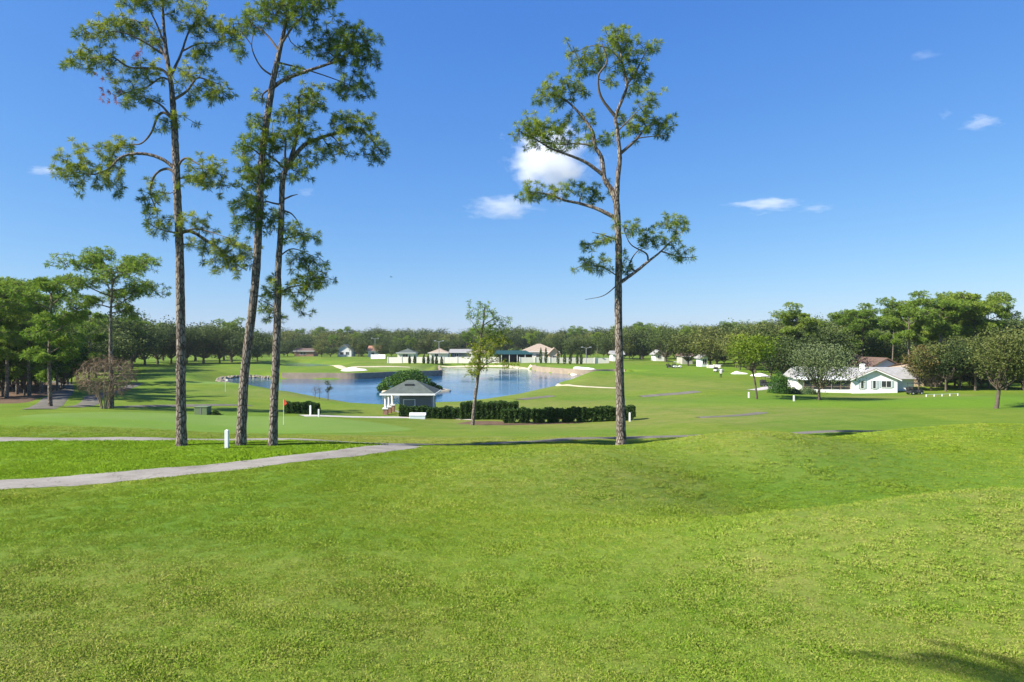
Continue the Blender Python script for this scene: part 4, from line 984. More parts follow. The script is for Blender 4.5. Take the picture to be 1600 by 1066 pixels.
round_bush('clipped_bush', 1218, 108, 3.1, 2.9, 'round clipped green bush beside the mossy oak', 1, 'clipped_leaves', 0.16, 4200, boxy=0.5)
round_bush('bush', 336, 66.5, 0.9, 0.42, 'small dark bush beside the green utility box', 2, 'hedge_leaves', 0.09, 900)
# shrub-covered islet in the lake
isl = patch('islet', [wp(588,613), wp(605,616), wp(650,617), wp(700,613), wp(712,611), wp(690,608), wp(620,607)], 'tan_sand', 1.55, 'sandy islet carrying a spreading shrub in the lake', 'islet', 0.25)
def spread_shrub():
    rng = np.random.default_rng(77); x, y = wp(638, 612); root = empty('spreading_shrub', (x, y, WATER+0.1)); root.scale = (1.2, 1.2, 1.15); tag(root, 'broad leafy shrub mounded on the lake islet behind the shelter', 'shrub')
    P, T = [], []
    for cx, cz, r_ in [(-2.6,1.0,1.7),(-1.0,1.8,1.9),(0.8,2.1,1.8),(2.2,1.2,1.6),(3.6,0.6,1.0),(-3.9,0.5,1.0),(0.0,1.0,2.0),(4.6,.35,.7)]:
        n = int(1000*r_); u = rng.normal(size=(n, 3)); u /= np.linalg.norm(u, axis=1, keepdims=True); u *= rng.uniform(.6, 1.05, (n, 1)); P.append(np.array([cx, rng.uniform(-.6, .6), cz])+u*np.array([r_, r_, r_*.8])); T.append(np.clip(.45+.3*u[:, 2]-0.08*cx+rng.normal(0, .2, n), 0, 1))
    P = np.vstack(P); T = np.concatenate(T); k = P[:, 2] > -0.05; V, F_, t_ = leaves(P[k], 0.26, rng, T[k]); link_mesh('foliage', np_mesh(V, F_, t_), 'clipped_leaves', root)
    for i in range(7):
        a = i*0.9; q = np.array([(0, 0, -.1), (math.cos(a), .5*math.sin(a), .8), (2.6*math.cos(a), 1.2*math.sin(a), 1.5)]); V, Q, _, _ = rough_tube(q, np.array([.1, .07, .03]), 8, 6, rng); link_mesh('stem', np_mesh(V, Q), 'oak_bark', root)
spread_shrub()
sp = broad_proto('sapling', 3.6, 1.5, 120, 0.16, 420, 'oak_leaves', clear=0.1, clumps=9, tr=0.05)
put(sp, 513, 106, 1.0, label='thin dark sapling on the near lake bank', cat='sapling')
def dead_shrub(px, Y, h, seed, label):
    rng = np.random.default_rng(seed); x, y, z = place(px, Y); root = empty('bare_shrub', (x, y, z)); tag(root, label, 'shrub')
    q = np.array([(0, 0, -.1), (0.05, 0, h*.4), (0, 0, h*.7)]); V, Q, P, _ = rough_tube(q, np.array([.05, .04, .02]), 8, 5, rng); link_mesh('stem', np_mesh(V, Q), 'oak_bark', root)
    tips = np.array([0, 0, h*.62])+rng.normal(size=(90, 3))*np.array([.32, .32, h*.2]); TV, TQ, D = grow_twigs(P, tips, rng, .008); link_mesh('twigs', np_mesh(TV, TQ), 'oak_bark', root)
dead_shrub(499, 107, 2.2, 1, 'bare grey shrub just beside the thin sapling'); dead_shrub(492, 109, 1.9, 2, 'smaller bare grey shrub on the bank, away from the sapling')
for i, (px, Y, h, w_) in enumerate([(1262,112,1.1,3.4),(1240,110,1.0,2.4)]):
    round_bush('bush', px, Y, w_, h, ['low straggly grey bush along the porch wall', 'low grey bush beside the clipped round bush'][i], 20+i, 'moss_grey_leaves', 0.16, 1300)

# Italian cypress columns against the far white wall
def cypress(px, Y, h, label, group):
    rng = np.random.default_rng(int(px*7)); x, y, z = place(px, Y); root = empty('cypress_tree', (x, y, z)); tag(root, label, 'tree', group)
    n = 420; zz = rng.uniform(0.02, 1, n); a = rng.uniform(0, 6.28, n); r_ = 0.55*np.sin(np.pi*np.clip(zz, .03, 1)**0.6)**.7*rng.uniform(.6, 1.05, n)
    V, F_, T = leaves(np.column_stack([r_*np.cos(a), r_*np.sin(a), zz*h]), 0.42, rng); link_mesh('crown', np_mesh(V, F_, T), 'hedge_leaves', root)
    MB().tube([(0,0,-.2),(0,0,h*.8)], [.1,.03], 6).build('trunk', 'oak_bark', root)
for px in (845, 853, 872, 882, 891, 902, 908):
    cypress(px, 243, 5.6 if px < 860 else 4.6, 'slim dark cypress column against the white wall by the tan-roofed hall', 'cypresses along the white wall')
for px, k in [(662,1),(669,1),(676,1),(682,1),(690,1),(640,1),(648,1)]:
    cypress(px, 247, 3.0, 'short dark cypress against the lower end of the white wall', 'short cypresses along the white wall')

# ------------------------------------------------------------------ buildings
def win(parent, x0, x1, z0, z1, y, mull=1, shutters=True, sw=0.35):
    """window in a wall facing -y whose face is at y"""
    w_ = MB().box(x0, y-0.05, z0, x1, y-0.02, z1).build('window', 'window_glass', parent)
    f = MB(); t_ = 0.07
    f.box(x0-t_, y-0.09, z1, x1+t_, y-0.003, z1+t_).box(x0-t_, y-0.11, z0-t_, x1+t_, y-0.003, z0).box(x0-t_, y-0.09, z0, x0, y-0.003, z1).box(x1, y-0.09, z0, x1+t_, y-0.003, z1)
    for i in range(mull):
        c_ = x0+(x1-x0)*(i+1)/(mull+1); f.box(c_-0.03, y-0.085, z0, c_+0.03, y-0.051, z1)
    f.build('frame', 'white_paint', w_)
    if shutters:
        for a, b in ((x0-t_-sw, x0-t_-0.01), (x1+t_+0.01, x1+t_+sw)): MB().box(a, y-0.07, z0-0.04, b, y-0.002, z1+0.04).build('shutter', 'shutter_grey', w_)
# small hip-roofed shelter by the lake
def shelter():
    Y = 77.0; x0, x1 = -14.35, -8.95; z = gz(-11.5, 78)-0.02; root = empty('shelter', (0, Y, z)); tag(root, 'small hip-roofed shelter with white columns and grey-blue walls', 'shelter')
    MB().box(x0-.3, -.6, -.3, x1+.3, 5.3, 0.06).build('floor_slab', 'concrete', root)
    wx0, wx1 = -12.7, -9.15
    wl = MB().box(wx0, .15, .06, wx1, 4.6, 2.42).build('wall', 'blue_grey_siding', root)
    MB().box(wx0-.05, .08, .06, wx1+.05, 4.66, .92).build('wainscot', 'wainscot', root)
    for k in range(9): MB().box(wx0-.02, .125, 1.0+k*.155, wx1+.02, .145, 1.13+k*.155).build('siding_board', 'blue_grey_siding', wl)
    w_ = MB().box(-12.2, .085, 1.08, -11.0, .118, 1.82).build('shutter_window', 'blue_grey_siding', root)
    MB().box(-12.28, .05, 1.0, -10.92, .12, 1.07).box(-12.28, .05, 1.83, -10.92, .12, 1.9).box(-12.28, .05, 1.07, -12.2, .12, 1.83).box(-11.0, .05, 1.07, -10.92, .12, 1.83).build('frame', 'white_paint', w_)
    MB().box(wx1+.003, 1.6, .06, wx1+.06, 3.0, 2.1).build('door', 'white_paint', root)
    for yy in (-.15, 2.05, 4.3):
        c_ = MB().tube([(x0+.12, yy, .95), (x0+.12, yy, 2.42)], [.15, .13], 14).build('column', 'white_paint', root, smooth=False)
        MB().box(x0-.14, yy-.26, .06, x0+.38, yy+.26, .82).build('pedestal', 'brick', c_)
        MB().box(x0-.20, yy-.32, .82, x0+.44, yy+.32, .95).build('cap', 'white_paint', c_)
    e0, e1, f0, f1, h0, h1 = x0-.4, x1+.35, -.75, 5.4, 2.6, 3.95
    rg0, rg1, ym = -12.1, -11.2, (f0+f1)/2
    rf = MB().poly([(e0,f0,h0),(e1,f0,h0),(e1,f1,h0),(e0,f1,h0),(rg0,ym,h1),(rg1,ym,h1)], [(0,1,5,4),(1,2,5),(2,3,4,5),(3,0,4),(3,2,1,0)]).build('roof', 'green_shingle', root)
    MB().box(e0-.03, f0-.05, h0-.2, e1+.03, f0+.02, h0+.004).box(e0-.03, f1-.02, h0-.2, e1+.03, f1+.05, h0+.004).box(e0-.05, f0+.021, h0-.2, e0+.02, f1-.021, h0+.004).box(e1-.02, f0+.021, h0-.2, e1+.05, f1-.021, h0+.004).build('fascia', 'white_paint', rf)
    MB().box(-12.25, .95, 3.25, -11.25, 1.9, 3.56).build('roof_vent', 'dark_screen', rf)
    MB().box(wx1+.12, .6, 0, wx1+.75, 1.3, .75).build('cooling_unit', 'dark_screen', root)
shelter()
b = place(652, 73.0); bn = empty('bench_box', b); tag(bn, 'pale bench-like cabinet in front of the shelter hedge', 'bench')
MB().box(-.85, 0, -.05, .85, .5, .34).build('body', 'sign_pale', bn, bevel=.02); MB().box(-.9, .35, .341, .9, .55, .62).build('backrest', 'white_paint', bn, bevel=.02)
MB().box(-.88, -.04, .341, .88, .348, .40).build('seat', 'white_paint', bn, bevel=.01)
# white house on the right
def white_house():
    Y = 117.0; z = gz(62, 117)-.08; root = empty('white_house', (0, Y, z)); tag(root, 'white stucco house with a broad front gable and white chimney', 'house')
    gx0, gx1 = 58.3, 66.1; ap = (gx0+gx1)/2; eh, ah = 2.65, 4.35
    MB().prism([(gx0,-.2),(gx1,-.2),(gx1,eh),(ap,ah-.12),(gx0,eh)], 0, 7.0).build('wall', 'white_stucco', root)
    ov = .55; sl_ = (ah-eh)/(ap-gx0)
    def slab(xa, za, xb, zb, t_=.16): return [(xa,za),(xb,zb),(xb,zb+t_),(xa,za+t_)]
    rf = MB().prism([(gx0-ov,eh-sl_*ov+.02),(ap,ah+.02),(gx1+ov,eh-sl_*ov+.02),(gx1+ov,eh-sl_*ov+.17),(ap,ah+.19),(gx0-ov,eh-sl_*ov+.17)], -.55, 8.0).build('gable_roof', 'grey_shingle', root)
    MB().prism([(gx0-ov-.02,eh-sl_*ov-.10),(ap,ah-.10),(gx1+ov+.02,eh-sl_*ov-.10),(gx1+ov+.02,eh-sl_*ov+.10),(ap,ah+.11),(gx0-ov-.02,eh-sl_*ov+.10)], -.60, -.553).build('bargeboard', 'white_paint', rf)
    MB().prism([(gx0-ov-.02,eh-sl_*ov+.10),(ap,ah+.11),(gx1+ov+.02,eh-sl_*ov+.10),(gx1+ov+.02,eh-sl_*ov+.22),(ap,ah+.24),(gx0-ov-.02,eh-sl_*ov+.22)], -.61, -.552).build('rake_trim', 'fascia_brown', rf)
    for x0_, x1_, z0_, z1_, mu, sh in [(59.75,60.25,.95,2.35,0,True),(61.85,62.35,.95,2.35,0,True),(63.35,65.0,1.2,2.3,1,True)]: win(root, x0_, x1_, z0_, z1_, 0.0, mu, sh)
    # main body and porch
    MB().box(49.5, 4.0, -.2, 70.5, 12.0, 2.6).build('wall', 'white_stucco', root)
    MB().prism([(0,0),(0,.01)], 0, .01) if False else None
    me = MB().poly([(48.6,2.9,2.55),(71.3,2.9,2.55),(71.3,13,2.55),(48.6,13,2.55),(49.4,8,4.55),(70.5,8,4.55)], [(0,1,5,4),(2,3,4,5),(1,2,5),(3,0,4),(3,2,1,0)]).build('main_roof', 'grey_shingle', root)
    MB().box(48.5, 2.8, 2.36, gx0-.6, 2.93, 2.60).build('fascia', 'white_paint', me)
    MB().box(49.8, 1.0, -.2, gx0-.003, 1.2, .62).build('porch_wall', 'white_stucco', root)
    sc_ = MB().box(49.9, 1.05, .62, gx0-.01, 1.10, 2.36).build('porch_screen', 'dark_screen', root)
    for i in range(6):
        a = 49.9+i*(gx0-.1-49.9)/5; MB().box(a-.05, 1.0, .62, a+.05, 1.049, 2.36).build('post', 'fascia_brown', sc_)
    MB().box(49.9, .99, 1.1, gx0-.02, 1.047, 1.16).build('rail', 'fascia_brown', sc_)
    MB().poly([(49.3,.5,2.36),(gx0-.56,.5,2.36),(gx0-.56,3.2,2.75),(49.3,3.2,2.75),(49.3,.5,2.46),(gx0-.56,.5,2.46),(gx0-.56,3.2,2.85),(49.3,3.2,2.85)], [(0,1,2,3),(4,5,6,7),(0,1,5,4),(1,2,6,5),(2,3,7,6),(3,0,4,7)]).build('porch_roof', 'white_paint', root)
    ch = MB().box(60.5, 2.4, 2.9, 61.25, 3.1, 5.15).build('chimney', 'white_stucco', root); MB().box(60.43, 2.33, 5.151, 61.32, 3.17, 5.3).build('cap', 'white_stucco', ch)
    for o in root.children: o.location.x = -62.0
    root.location.x = 62.0; root.rotation_euler.z = R(-9); root.scale = (0.92, 0.92, 0.95)
white_house()
def simple_house(name, px0, px1, Y, eave, ridge, depth, wallm, roofm, label, cat='house', gable='side', wins=(), base=None, over=.6, door=None):
    x0, x1 = PX(px0, Y), PX(px1, Y); xm = (x0+x1)/2; z = gz(xm, Y) if base is None else base
    root = empty(name, (xm, Y, z)); tag(root, label, cat); hw = (x1-x0)/2
    if gable == 'front':
        MB().prism([(-hw,-.5),(hw,-.5),(hw,eave),(0,ridge-.1),(-hw,eave)], 0, depth).build('wall', wallm, root); k = (ridge-eave)/hw
        MB().prism([(-hw-over,eave-k*over),(0,ridge),(hw+over,eave-k*over),(hw+over,eave-k*over+.25),(0,ridge+.25),(-hw-over,eave-k*over+.25)], -over, depth+over).build('roof', roofm, root)
    else:
        MB().box(-hw, 0, -.5, hw, depth, eave).build('wall', wallm, root); hip = 0.0 if gable == 'side' else depth*.5
        rf = MB().poly([(-hw-over,-over,eave+.004),(hw+over,-over,eave+.004),(hw+over,depth+over,eave+.004),(-hw-over,depth+over,eave+.004),(-hw-over+hip,depth/2,ridge),(hw+over-hip,depth/2,ridge)], [(0,1,5,4),(1,2,5),(2,3,4,5),(3,0,4),(3,2,1,0)]).build('roof', roofm, root)
        MB().box(-hw-over, -over-.06, eave-.2, hw+over, -over-.003, eave+.02).build('fascia', 'white_paint', rf)
    for a, b, z0, z1 in wins: win(root, -hw+a*2*hw, -hw+b*2*hw, z0, z1, 0.0, 1, False)
    return root
simple_house('blue_house', 1360, 1410, 138, 3.4, 5.2, 10, 'blue_stucco', 'tile_brown', 'blue-grey gabled house with brown tiles behind the white house', gable='front', wins=[(.12,.3,2.2,3.5),(.42,.58,2.2,3.5),(.7,.88,2.2,3.5)])
simple_house('brown_house', 1318, 1352, 150, 3.6, 5.6, 9, 'cream_stucco', 'tile_brown', 'house with a long brown tiled roof behind the pine trunks', wins=[(.2,.35,1,2.2),(.6,.75,1,2.2)])
simple_house('peach_house', 1424, 1470, 128, 3.0, 4.6, 9, 'peach_stucco', 'tile_tan', 'peach stucco house half hidden by the autumn-tinted tree', gable='hip', wins=[(.2,.4,.9,2.1),(.62,.8,.9,2.1)])
simple_house('tan_house', 815, 872, 262, 3.6, 6.6, 14, 'cream_stucco', 'tile_tan', 'large tan-roofed hall behind the white wall', gable='hip', wins=[(.1,.2,1.2,2.6),(.4,.5,1.2,2.6),(.7,.8,1.2,2.6)])
simple_house('gabled_wing', 858, 874, 257, 3.3, 5.2, 5, 'peach_stucco', 'tile_tan', 'tan gabled wing at the end of the large hall', gable='front', wins=[(.35,.65,1.2,2.4)])
simple_house('low_tan_house', 671, 699, 266, 2.9, 4.6, 9, 'cream_stucco', 'tile_tan', 'low tan-roofed house behind the white wall and cypresses', gable='hip', wins=[(.3,.5,1.5,2.4)])
simple_house('low_tan_house', 736, 764, 268, 2.8, 4.4, 9, 'cream_stucco', 'tile_tan', 'low tan-roofed house beside the green pavilion', gable='hip', wins=[(.3,.5,1.5,2.4)])
simple_house('grey_house', 704, 735, 272, 3.0, 4.2, 8, 'blue_grey_siding', 'grey_shingle', 'grey-roofed low house between two tan-roofed houses', wins=[(.2,.4,1.2,2.4)])
simple_house('far_white_house', 527, 549, 350, 3.4, 6.0, 9, 'white_stucco', 'grey_shingle', 'small white house alone at the far field edge', gable='front', wins=[(.2,.42,1,2.4),(.6,.82,1,2.4)])
simple_house('red_house', 575, 592, 340, 3.0, 5.6, 9, 'white_stucco', 'tile_red', 'white house with a red tiled roof in the far trees', gable='side', wins=[(.3,.6,1,2.2)])
simple_house('dark_roof_house', 621, 648, 285, 3.0, 4.8, 9, 'cream_stucco', 'green_shingle', 'dark-roofed house behind the spreading far oaks', gable='hip', wins=[(.3,.6,1.2,2.4)])
simple_house('brick_house', 460, 490, 350, 2.8, 4.2, 8, 'brick', 'tile_brown', 'low brick house under the far trees past the pond', wins=[(.3,.6,1,2.2)])
simple_house('far_cottage', 957, 974, 262, 2.8, 4.0, 8, 'white_stucco', 'grey_shingle', 'white cottage with a dark roof past the lone pine trunk', wins=[(.3,.6,1,2.2)])
simple_house('fairway_cottage', 1024, 1038, 268, 2.8, 4.2, 8, 'white_stucco', 'grey_shingle', 'white cottage glimpsed under the oaks at the fairway end', gable='front', wins=[(.3,.6,1,2.2)])
simple_house('fairway_cottage', 1066, 1082, 240, 2.8, 4.2, 8, 'wainscot', 'tile_brown', 'brown-roofed cottage glimpsed under the mossy olive oak', wins=[(.3,.6,1,2.2)])
simple_house('glazed_house', 1096, 1106, 214, 2.8, 3.4, 6, 'sign_pale', 'grey_shingle', 'pale glazed garden room under the broad olive oak', gable='front', wins=[(.2,.8,.8,2.3)])
def pavilion():
    Y = 254; x0, x1 = PX(770, Y), PX(834, Y); z = gz(0, Y); root = empty('pavilion', ((x0+x1)/2, Y, z)); tag(root, 'long open pavilion with a dark green metal roof', 'pavilion'); h = (x1-x0)/2
    MB().poly([(-h,-1,3.0),(h,-1,3.0),(h,7,3.0),(-h,7,3.0),(-h+1.5,3,4.4),(h-3,3,4.4)], [(0,1,5,4),(1,2,5),(2,3,4,5),(3,0,4),(3,2,1,0)]).build('roof', 'green_metal', root)
    for i in range(6): MB().box(-h+.3+i*(2*h-.6)/5-.1, -.8, -.3, -h+.3+i*(2*h-.6)/5+.1, -.6, 3.0).build('post', 'white_paint', root)
    MB().box(-h+.5, 4.5, -.3, h-.5, 4.8, 2.995).build('wall', 'dark_screen', root)
pavilion()
def far_wall(px0, px1, Y0, Y1, h, label, mat='cream_stucco'):
    n = max(2, int(abs(PX(px1, Y1)-PX(px0, Y0))/5)); root = empty('boundary_wall', (PX(px0, Y0), Y0, 0)); tag(root, label, 'wall')
    bx, by = PX(px0, Y0), Y0
    for i in range(n):
        a, b = i/n, (i+1)/n; xa, ya = PX(px0, Y0)*(1-a)+PX(px1, Y1)*a, Y0*(1-a)+Y1*a; xb, yb = PX(px0, Y0)*(1-b)+PX(px1, Y1)*b, Y0*(1-b)+Y1*b
        z = gz((xa+xb)/2, (ya+yb)/2); L = xb-xa
        MB().poly([(xa-bx,ya-by,z-.6),(xb-bx-.02,yb-by,z-.6),(xb-bx-.02,yb-by+.25,z-.6),(xa-bx,ya-by+.25,z-.6),(xa-bx,ya-by,z+h),(xb-bx-.02,yb-by,z+h),(xb-bx-.02,yb-by+.25,z+h),(xa-bx,ya-by+.25,z+h)], [(0,3,2,1),(4,5,6,7),(0,1,5,4),(1,2,6,5),(2,3,7,6),(3,0,4,7)]).build('wall_panel', mat, root)
        MB().box(xa-bx-.2, ya-by-.1, z-.6, xa-bx+.2, ya-by+.35, z+h+.15).build('pier', mat, root)
far_wall(606, 780, 252, 250, 2.2, 'long white garden wall left of the green pavilion', 'cream_stucco')
far_wall(812, 952, 249, 252, 2.0, 'white garden wall with cypresses in front of the tan hall', 'cream_stucco')
far_wall(580, 602, 312, 308, 1.9, 'short white wall beside the red-tiled house', 'white_stucco')
far_wall(1106, 1126, 205, 204, 0.9, 'low cream wall beside the pale glazed garden room')

# sea walls round the lake
def seawall(pts, top, mat, label, flip, grid=True):
    P = smooth_path(np.array(pts), 60); T = np.gradient(P, axis=0); T /= np.linalg.norm(T, axis=1, keepdims=True); N = np.stack([-T[:, 1], T[:, 0]], 1)*flip
    root = empty('sea_wall', (P[0][0], P[0][1], WATER)); tag(root, label, 'wall'); o_ = P[0]
    for k in range(0, 57, 3):
        seg = P[k:k+4]; nn = N[k:k+4]; V = []; n = len(seg)
        for off, zz in ((-0.25, WATER-1.2), (-0.25, top+.02*(k % 2)), (0.45, top+.02*(k % 2)), (0.45, WATER-1.2)): V += [(a[0]+b[0]*off-o_[0], a[1]+b[1]*off-o_[1], zz-WATER) for a, b in zip(seg, nn)]
        Fs = [(r*n+i, r*n+i+1, r*n+n+i+1, r*n+n+i) for r in range(3) for i in range(n-1)]+[(0, n, 2*n, 3*n), (n-1, 4*n-1, 3*n-1, 2*n-1)]
        MB().poly(V, Fs).build('wall_panel', mat, root)
    return root
seawall(WALL_R, 0.52, 'seawall_stone', 'curved tan stone sea wall below the white bunker', 1)
seawall(WALL_L, 0.50, 'seawall_stone', 'long sea wall in front of the lake peninsula green', -1)
def rubble():
    rng = np.random.default_rng(9); pts = smooth_path(np.array([wp(430,592), wp(400,590), wp(372,590), wp(350,592), wp(343,596), wp(352,601), wp(372,605)]), 90)
    x, y = pts[0]; root = empty('shore_rocks', (x, y, WATER)); tag(root, 'pale rocks lining the sheltered corner of the lake', 'rocks')
    bm = bmesh.new(); bmesh.ops.create_icosphere(bm, subdivisions=1, radius=1)
    for v in bm.verts: v.co *= 1+rng.normal()*0.13
    me = bpy.data.meshes.new('rock'); bm.to_mesh(me); bm.free(); me.materials.append(MATS['rubble_stone'])
    for i, p in enumerate(pts):
        for k in range(2):
            o = bpy.data.objects.new('rock', me); COL.objects.link(o); o.parent = root; o.location = (p[0]-x+rng.normal()*.5, p[1]-y+rng.normal()*.5, 0.15+.2*k); o.scale = rng.uniform(.25, .6, 3)*np.array([1.1, 1, .6]); o.rotation_euler = (0, 0, rng.uniform(0, 6))
rubble()

# bunkers and sand
def bunker(px, py, wpx, hpx, label, lo, hi, depth=6.0, seed=0):
    """sand face leaning up to a back lip, kidney outline"""
    x, y = at_row(px, py, lo, hi); k = y/F; rx, H = wpx/2*k, hpx*k*0.85; n, rings = 40, 6; z0 = gz(x, y); V = []
    th = np.linspace(0, 2*np.pi, n, endpoint=False); rad = 1+0.13*np.sin(3*th+seed)+0.10*np.sin(2*th+seed*2)
    for r in range(rings+1):
        f = max(r, 0.001)/rings; X = x+rx*f*rad*np.cos(th); Y = y+depth/2*f*rad*np.sin(th); g_ = ground(X, Y)
        tl = np.clip((Y-y)/depth+0.5, 0, 1); wob = 0.18*H*np.sin(X*1.1/max(rx, 1)*4+seed)
        z = g_+0.06+H*tl*(1-0.55*np.abs(X-x)/rx)+wob*tl if r < rings else g_-0.1
        V += list(np.column_stack([X, Y, z]))
    i = (np.arange(rings)[:, None]*n+np.arange(n)[None, :]); i2 = np.arange(rings)[:, None]*n+(np.arange(n)[None, :]+1) % n
    Fc = np.stack([i, i+n, i2+n, i2], -1).reshape(-1, 4)
    tag(link_mesh('bunker', np_mesh(np.array(V), Fc, smooth=True), 'white_sand'), label, 'bunker', kind='structure')
bunker(551, 579, 40, 5, 'white sand bunker on the walled peninsula green', 150, 300, 6, 1)
bunker(632, 566.5, 38, 3.6, 'white sand bunker below the far garden wall', 200, 300, 6, 2)
bunker(908, 579, 46, 5.5, 'white sand bunker above the curved tan sea wall', 150, 300, 6, 3)
bunker(1155, 584, 24, 3.4, 'small white sand bunker behind the yellow-green tree', 100, 260, 5, 4)
bunker(1189, 588, 30, 4.5, 'white sand bunker beside the clipped round bush', 100, 260, 5, 5)
def sand_line(pts, width, label): strip('sand_bank', ppath(pts), width, 'tan_sand', 0.10, label, 'sand')
sand_line([(868,601.5),(885,602),(905,604),(940,606),(966,607)], 1.6, 'pale sandy bank of the grass spit beside the lake')
sand_line([(500,571.5),(530,573),(560,573.4),(600,573.0),(640,574)], 2.5, 'thin sandy edge of the far pond')
sand_line([(690,572.6),(750,572.8),(800,573.6),(835,575)], 2.5, 'thin sandy edge along the far lake shore')
patch('straw_bed', [(PX(-60,72),72),(PX(40,75),75),(PX(70,86),86),(PX(86,102),102),(PX(82,125),125),(PX(-60,130),130),(PX(-170,80),80)], 'pine_straw', 0.13, 'brown pine straw under the shaded grove', 'mulch')
patch('mulch_bed', [(PX(700,67.5),67.0),(PX(770,67),66.2),(PX(850,67.4),67.2),(PX(930,68),68.2),(PX(850,69.5),69.6),(PX(740,73),72.5)], 'pine_straw', 0.02, 'worn sandy bed below the dark hedges', 'mulch')

# ------------------------------------------------------------------ course furniture
def post(px, Y, h, w_, label, group='white marker posts'):
    x, y, z = place(px, Y); root = empty('marker_post', (x, y, z)); tag(root, label, 'post', group)
    MB().box(-w_/2, -w_/2, -.15, w_/2, w_/2, h).build('shaft', 'white_paint', root, bevel=.006)
    MB().poly([(-w_/2,-w_/2,h+.001),(w_/2,-w_/2,h+.001),(w_/2,w_/2,h+.001),(-w_/2,w_/2,h+.001),(0,0,h+w_*.3)], [(0,1,4),(1,2,4),(2,3,4),(3,0,4),(3,2,1,0)]).build('cap', 'white_paint', root)
post(354.5, 32.0, 0.83, 0.16, 'square white marker post between the tall pines')
post(485, 67.5, 0.95, 0.16, 'white marker post right in front of the short hedge')
post(498, 66.0, 0.72, 0.14, 'short white marker post just past the short hedge end')
post(984, 67.3, 0.85, 0.16, 'white marker post at the end of the long hedge')
post(1170, 99, 0.80, 0.18, 'white marker post beside the yellow-green tree')
post(1240.5, 95, 0.75, 0.18, 'white marker post in front of the mossy oak')
x, y = at_row(443, 664, 40, 90); fl = empty('golf_flag', (x, y, gz(x, y))); tag(fl, 'red golf flag on a white pin in the putting green', 'flag')
MB().tube([(0,0,-.1),(0,0,2.15)], [.022,.018], 8).build('pole', 'white_paint', fl)
MB().poly([(.02,.0,2.14),(.17,.03,2.08),(.30,-.02,1.80),(.02,.0,1.60),(.02,.012,2.14),(.17,.042,2.08),(.30,-.008,1.80),(.02,.012,1.60)], [(0,1,2,3),(7,6,5,4),(0,4,5,1),(1,5,6,2),(2,6,7,3),(3,7,4,0)]).build('banner', 'flag_red', fl)
x, y = at_row(352, 612, 70, 200); f2 = empty('golf_pin', (x, y, gz(x, y))); tag(f2, 'thin pale golf pin on the lakeside green', 'flag')
MB().tube([(0,0,-.1),(0,0,2.1)], [.03,.025], 6).build('pole', 'white_paint', f2); MB().box(.02, -.01, 1.7, .4, .01, 2.05).build('banner', 'white_paint', f2)
x, y, z = place(317, 66.5); ub = empty('utility_box', (x, y, z)); tag(ub, 'green utility box on the turf behind the putting green', 'utility box')
MB().box(-.62, -.5, -.1, .62, .5, .72).build('cabinet', 'utility_green', ub, bevel=.03); MB().box(-.66, -.54, .721, .66, .54, .80).build('lid', 'utility_green', ub, bevel=.02); MB().box(-.02, -.53, .05, .02, -.502, .7).build('door_seam', 'steel_grey', ub)
def lamp(px, Y, h, label):
    x, y, z = place(px, Y); r = empty('light_pole', (x, y, z)); tag(r, label, 'lamp post', 'light poles beyond the lake'); MB().tube([(0,0,-.3),(0,0,h)], [.14,.10], 8).build('pole', 'steel_grey', r)
    for s in (-1, 1): MB().tube([(0,0,h),(s*1.3,0,h+.35)], [.08,.06], 6).build('arm', 'steel_grey', r); MB().box(min(s*1.2,s*1.9), -.25, h+.32, max(s*1.2,s*1.9), .25, h+.48).build('lamp_head', 'sign_pale', r)
lamp(686, 262, 7.2, 'twin-headed light pole above the low tan-roofed house'); lamp(916, 250, 5.6, 'twin-headed light pole at the cypress end of the wall'); lamp(586, 335, 9.0, 'twin-headed light pole by the red-tiled house')

def cart(px, Y, rz, mat, label, roof='cart_dark'):
    x, y, z = place(px, Y); r = empty('golf_cart', (x, y, z), rz); tag(r, label, 'golf cart', 'golf carts')
    MB().prism([(-1.15,.28),(1.2,.28),(1.25,.62),(1.0,.80),(.55,.82),(.45,.42),(-.05,.42),(-.1,.72),(-1.15,.75)], -.58, .58).build('body', mat, r, bevel=.03)
    MB().box(-.55, -.55, .73, .0, .55, .86).build('seat', 'rubber', r, bevel=.03); MB().box(-.68, -.55, .87, -.56, .55, 1.3).build('backrest', 'rubber', r, bevel=.03)
    MB().box(-.95, -.62, 1.82, .75, .62, 1.90).build('roof', roof, r, bevel=.03)
    for px_, py_, lx in ((.95,.55,.68),(.95,-.55,.68),(-.8,.55,-.8),(-.8,-.55,-.8)): MB().tube([(px_,py_,.74),(lx,py_,1.82)], [.03,.03], 6).build('roof_post', 'cart_dark', r)
    for wx, wy in ((.82,.5),(.82,-.5),(-.78,.5),(-.78,-.5)):
        w_ = MB().tube([(wx,wy-.11,.24),(wx,wy+.11,.24)], [.24,.24], 14).build('wheel', 'rubber', r); MB().tube([(wx,wy-.12,.24),(wx,wy+.12,.24)], [.12,.12], 10).build('rim', 'cart_white', w_)
    MB().tube([(.62,-.25,.8),(.4,-.25,1.1)], [.02,.02], 6).build('steering_column', 'rubber', r)
    MB().box(-1.35, -.4, .78, -1.16, .4, 1.25).build('bag_rack', 'rubber', r, bevel=.02)
    return r
cart(1429, 112, 0.2, 'cart_dark', 'dark golf cart parked on the lawn beside the white house')
cart(1198, 128, 0.4, 'cart_dark', 'dark golf cart beside the clipped bush and bunker')
cart(1048, 208, 0.1, 'cart_dark', 'dark golf cart under the oaks at the fairway end')
cart(1058, 207, 0.0, 'cart_white', 'white golf cart with a pale roof under the oaks', 'cart_white')
cart(1123, 176, 0.3, 'cart_white', 'white golf cart parked beside the walking golfer', 'cart_white')
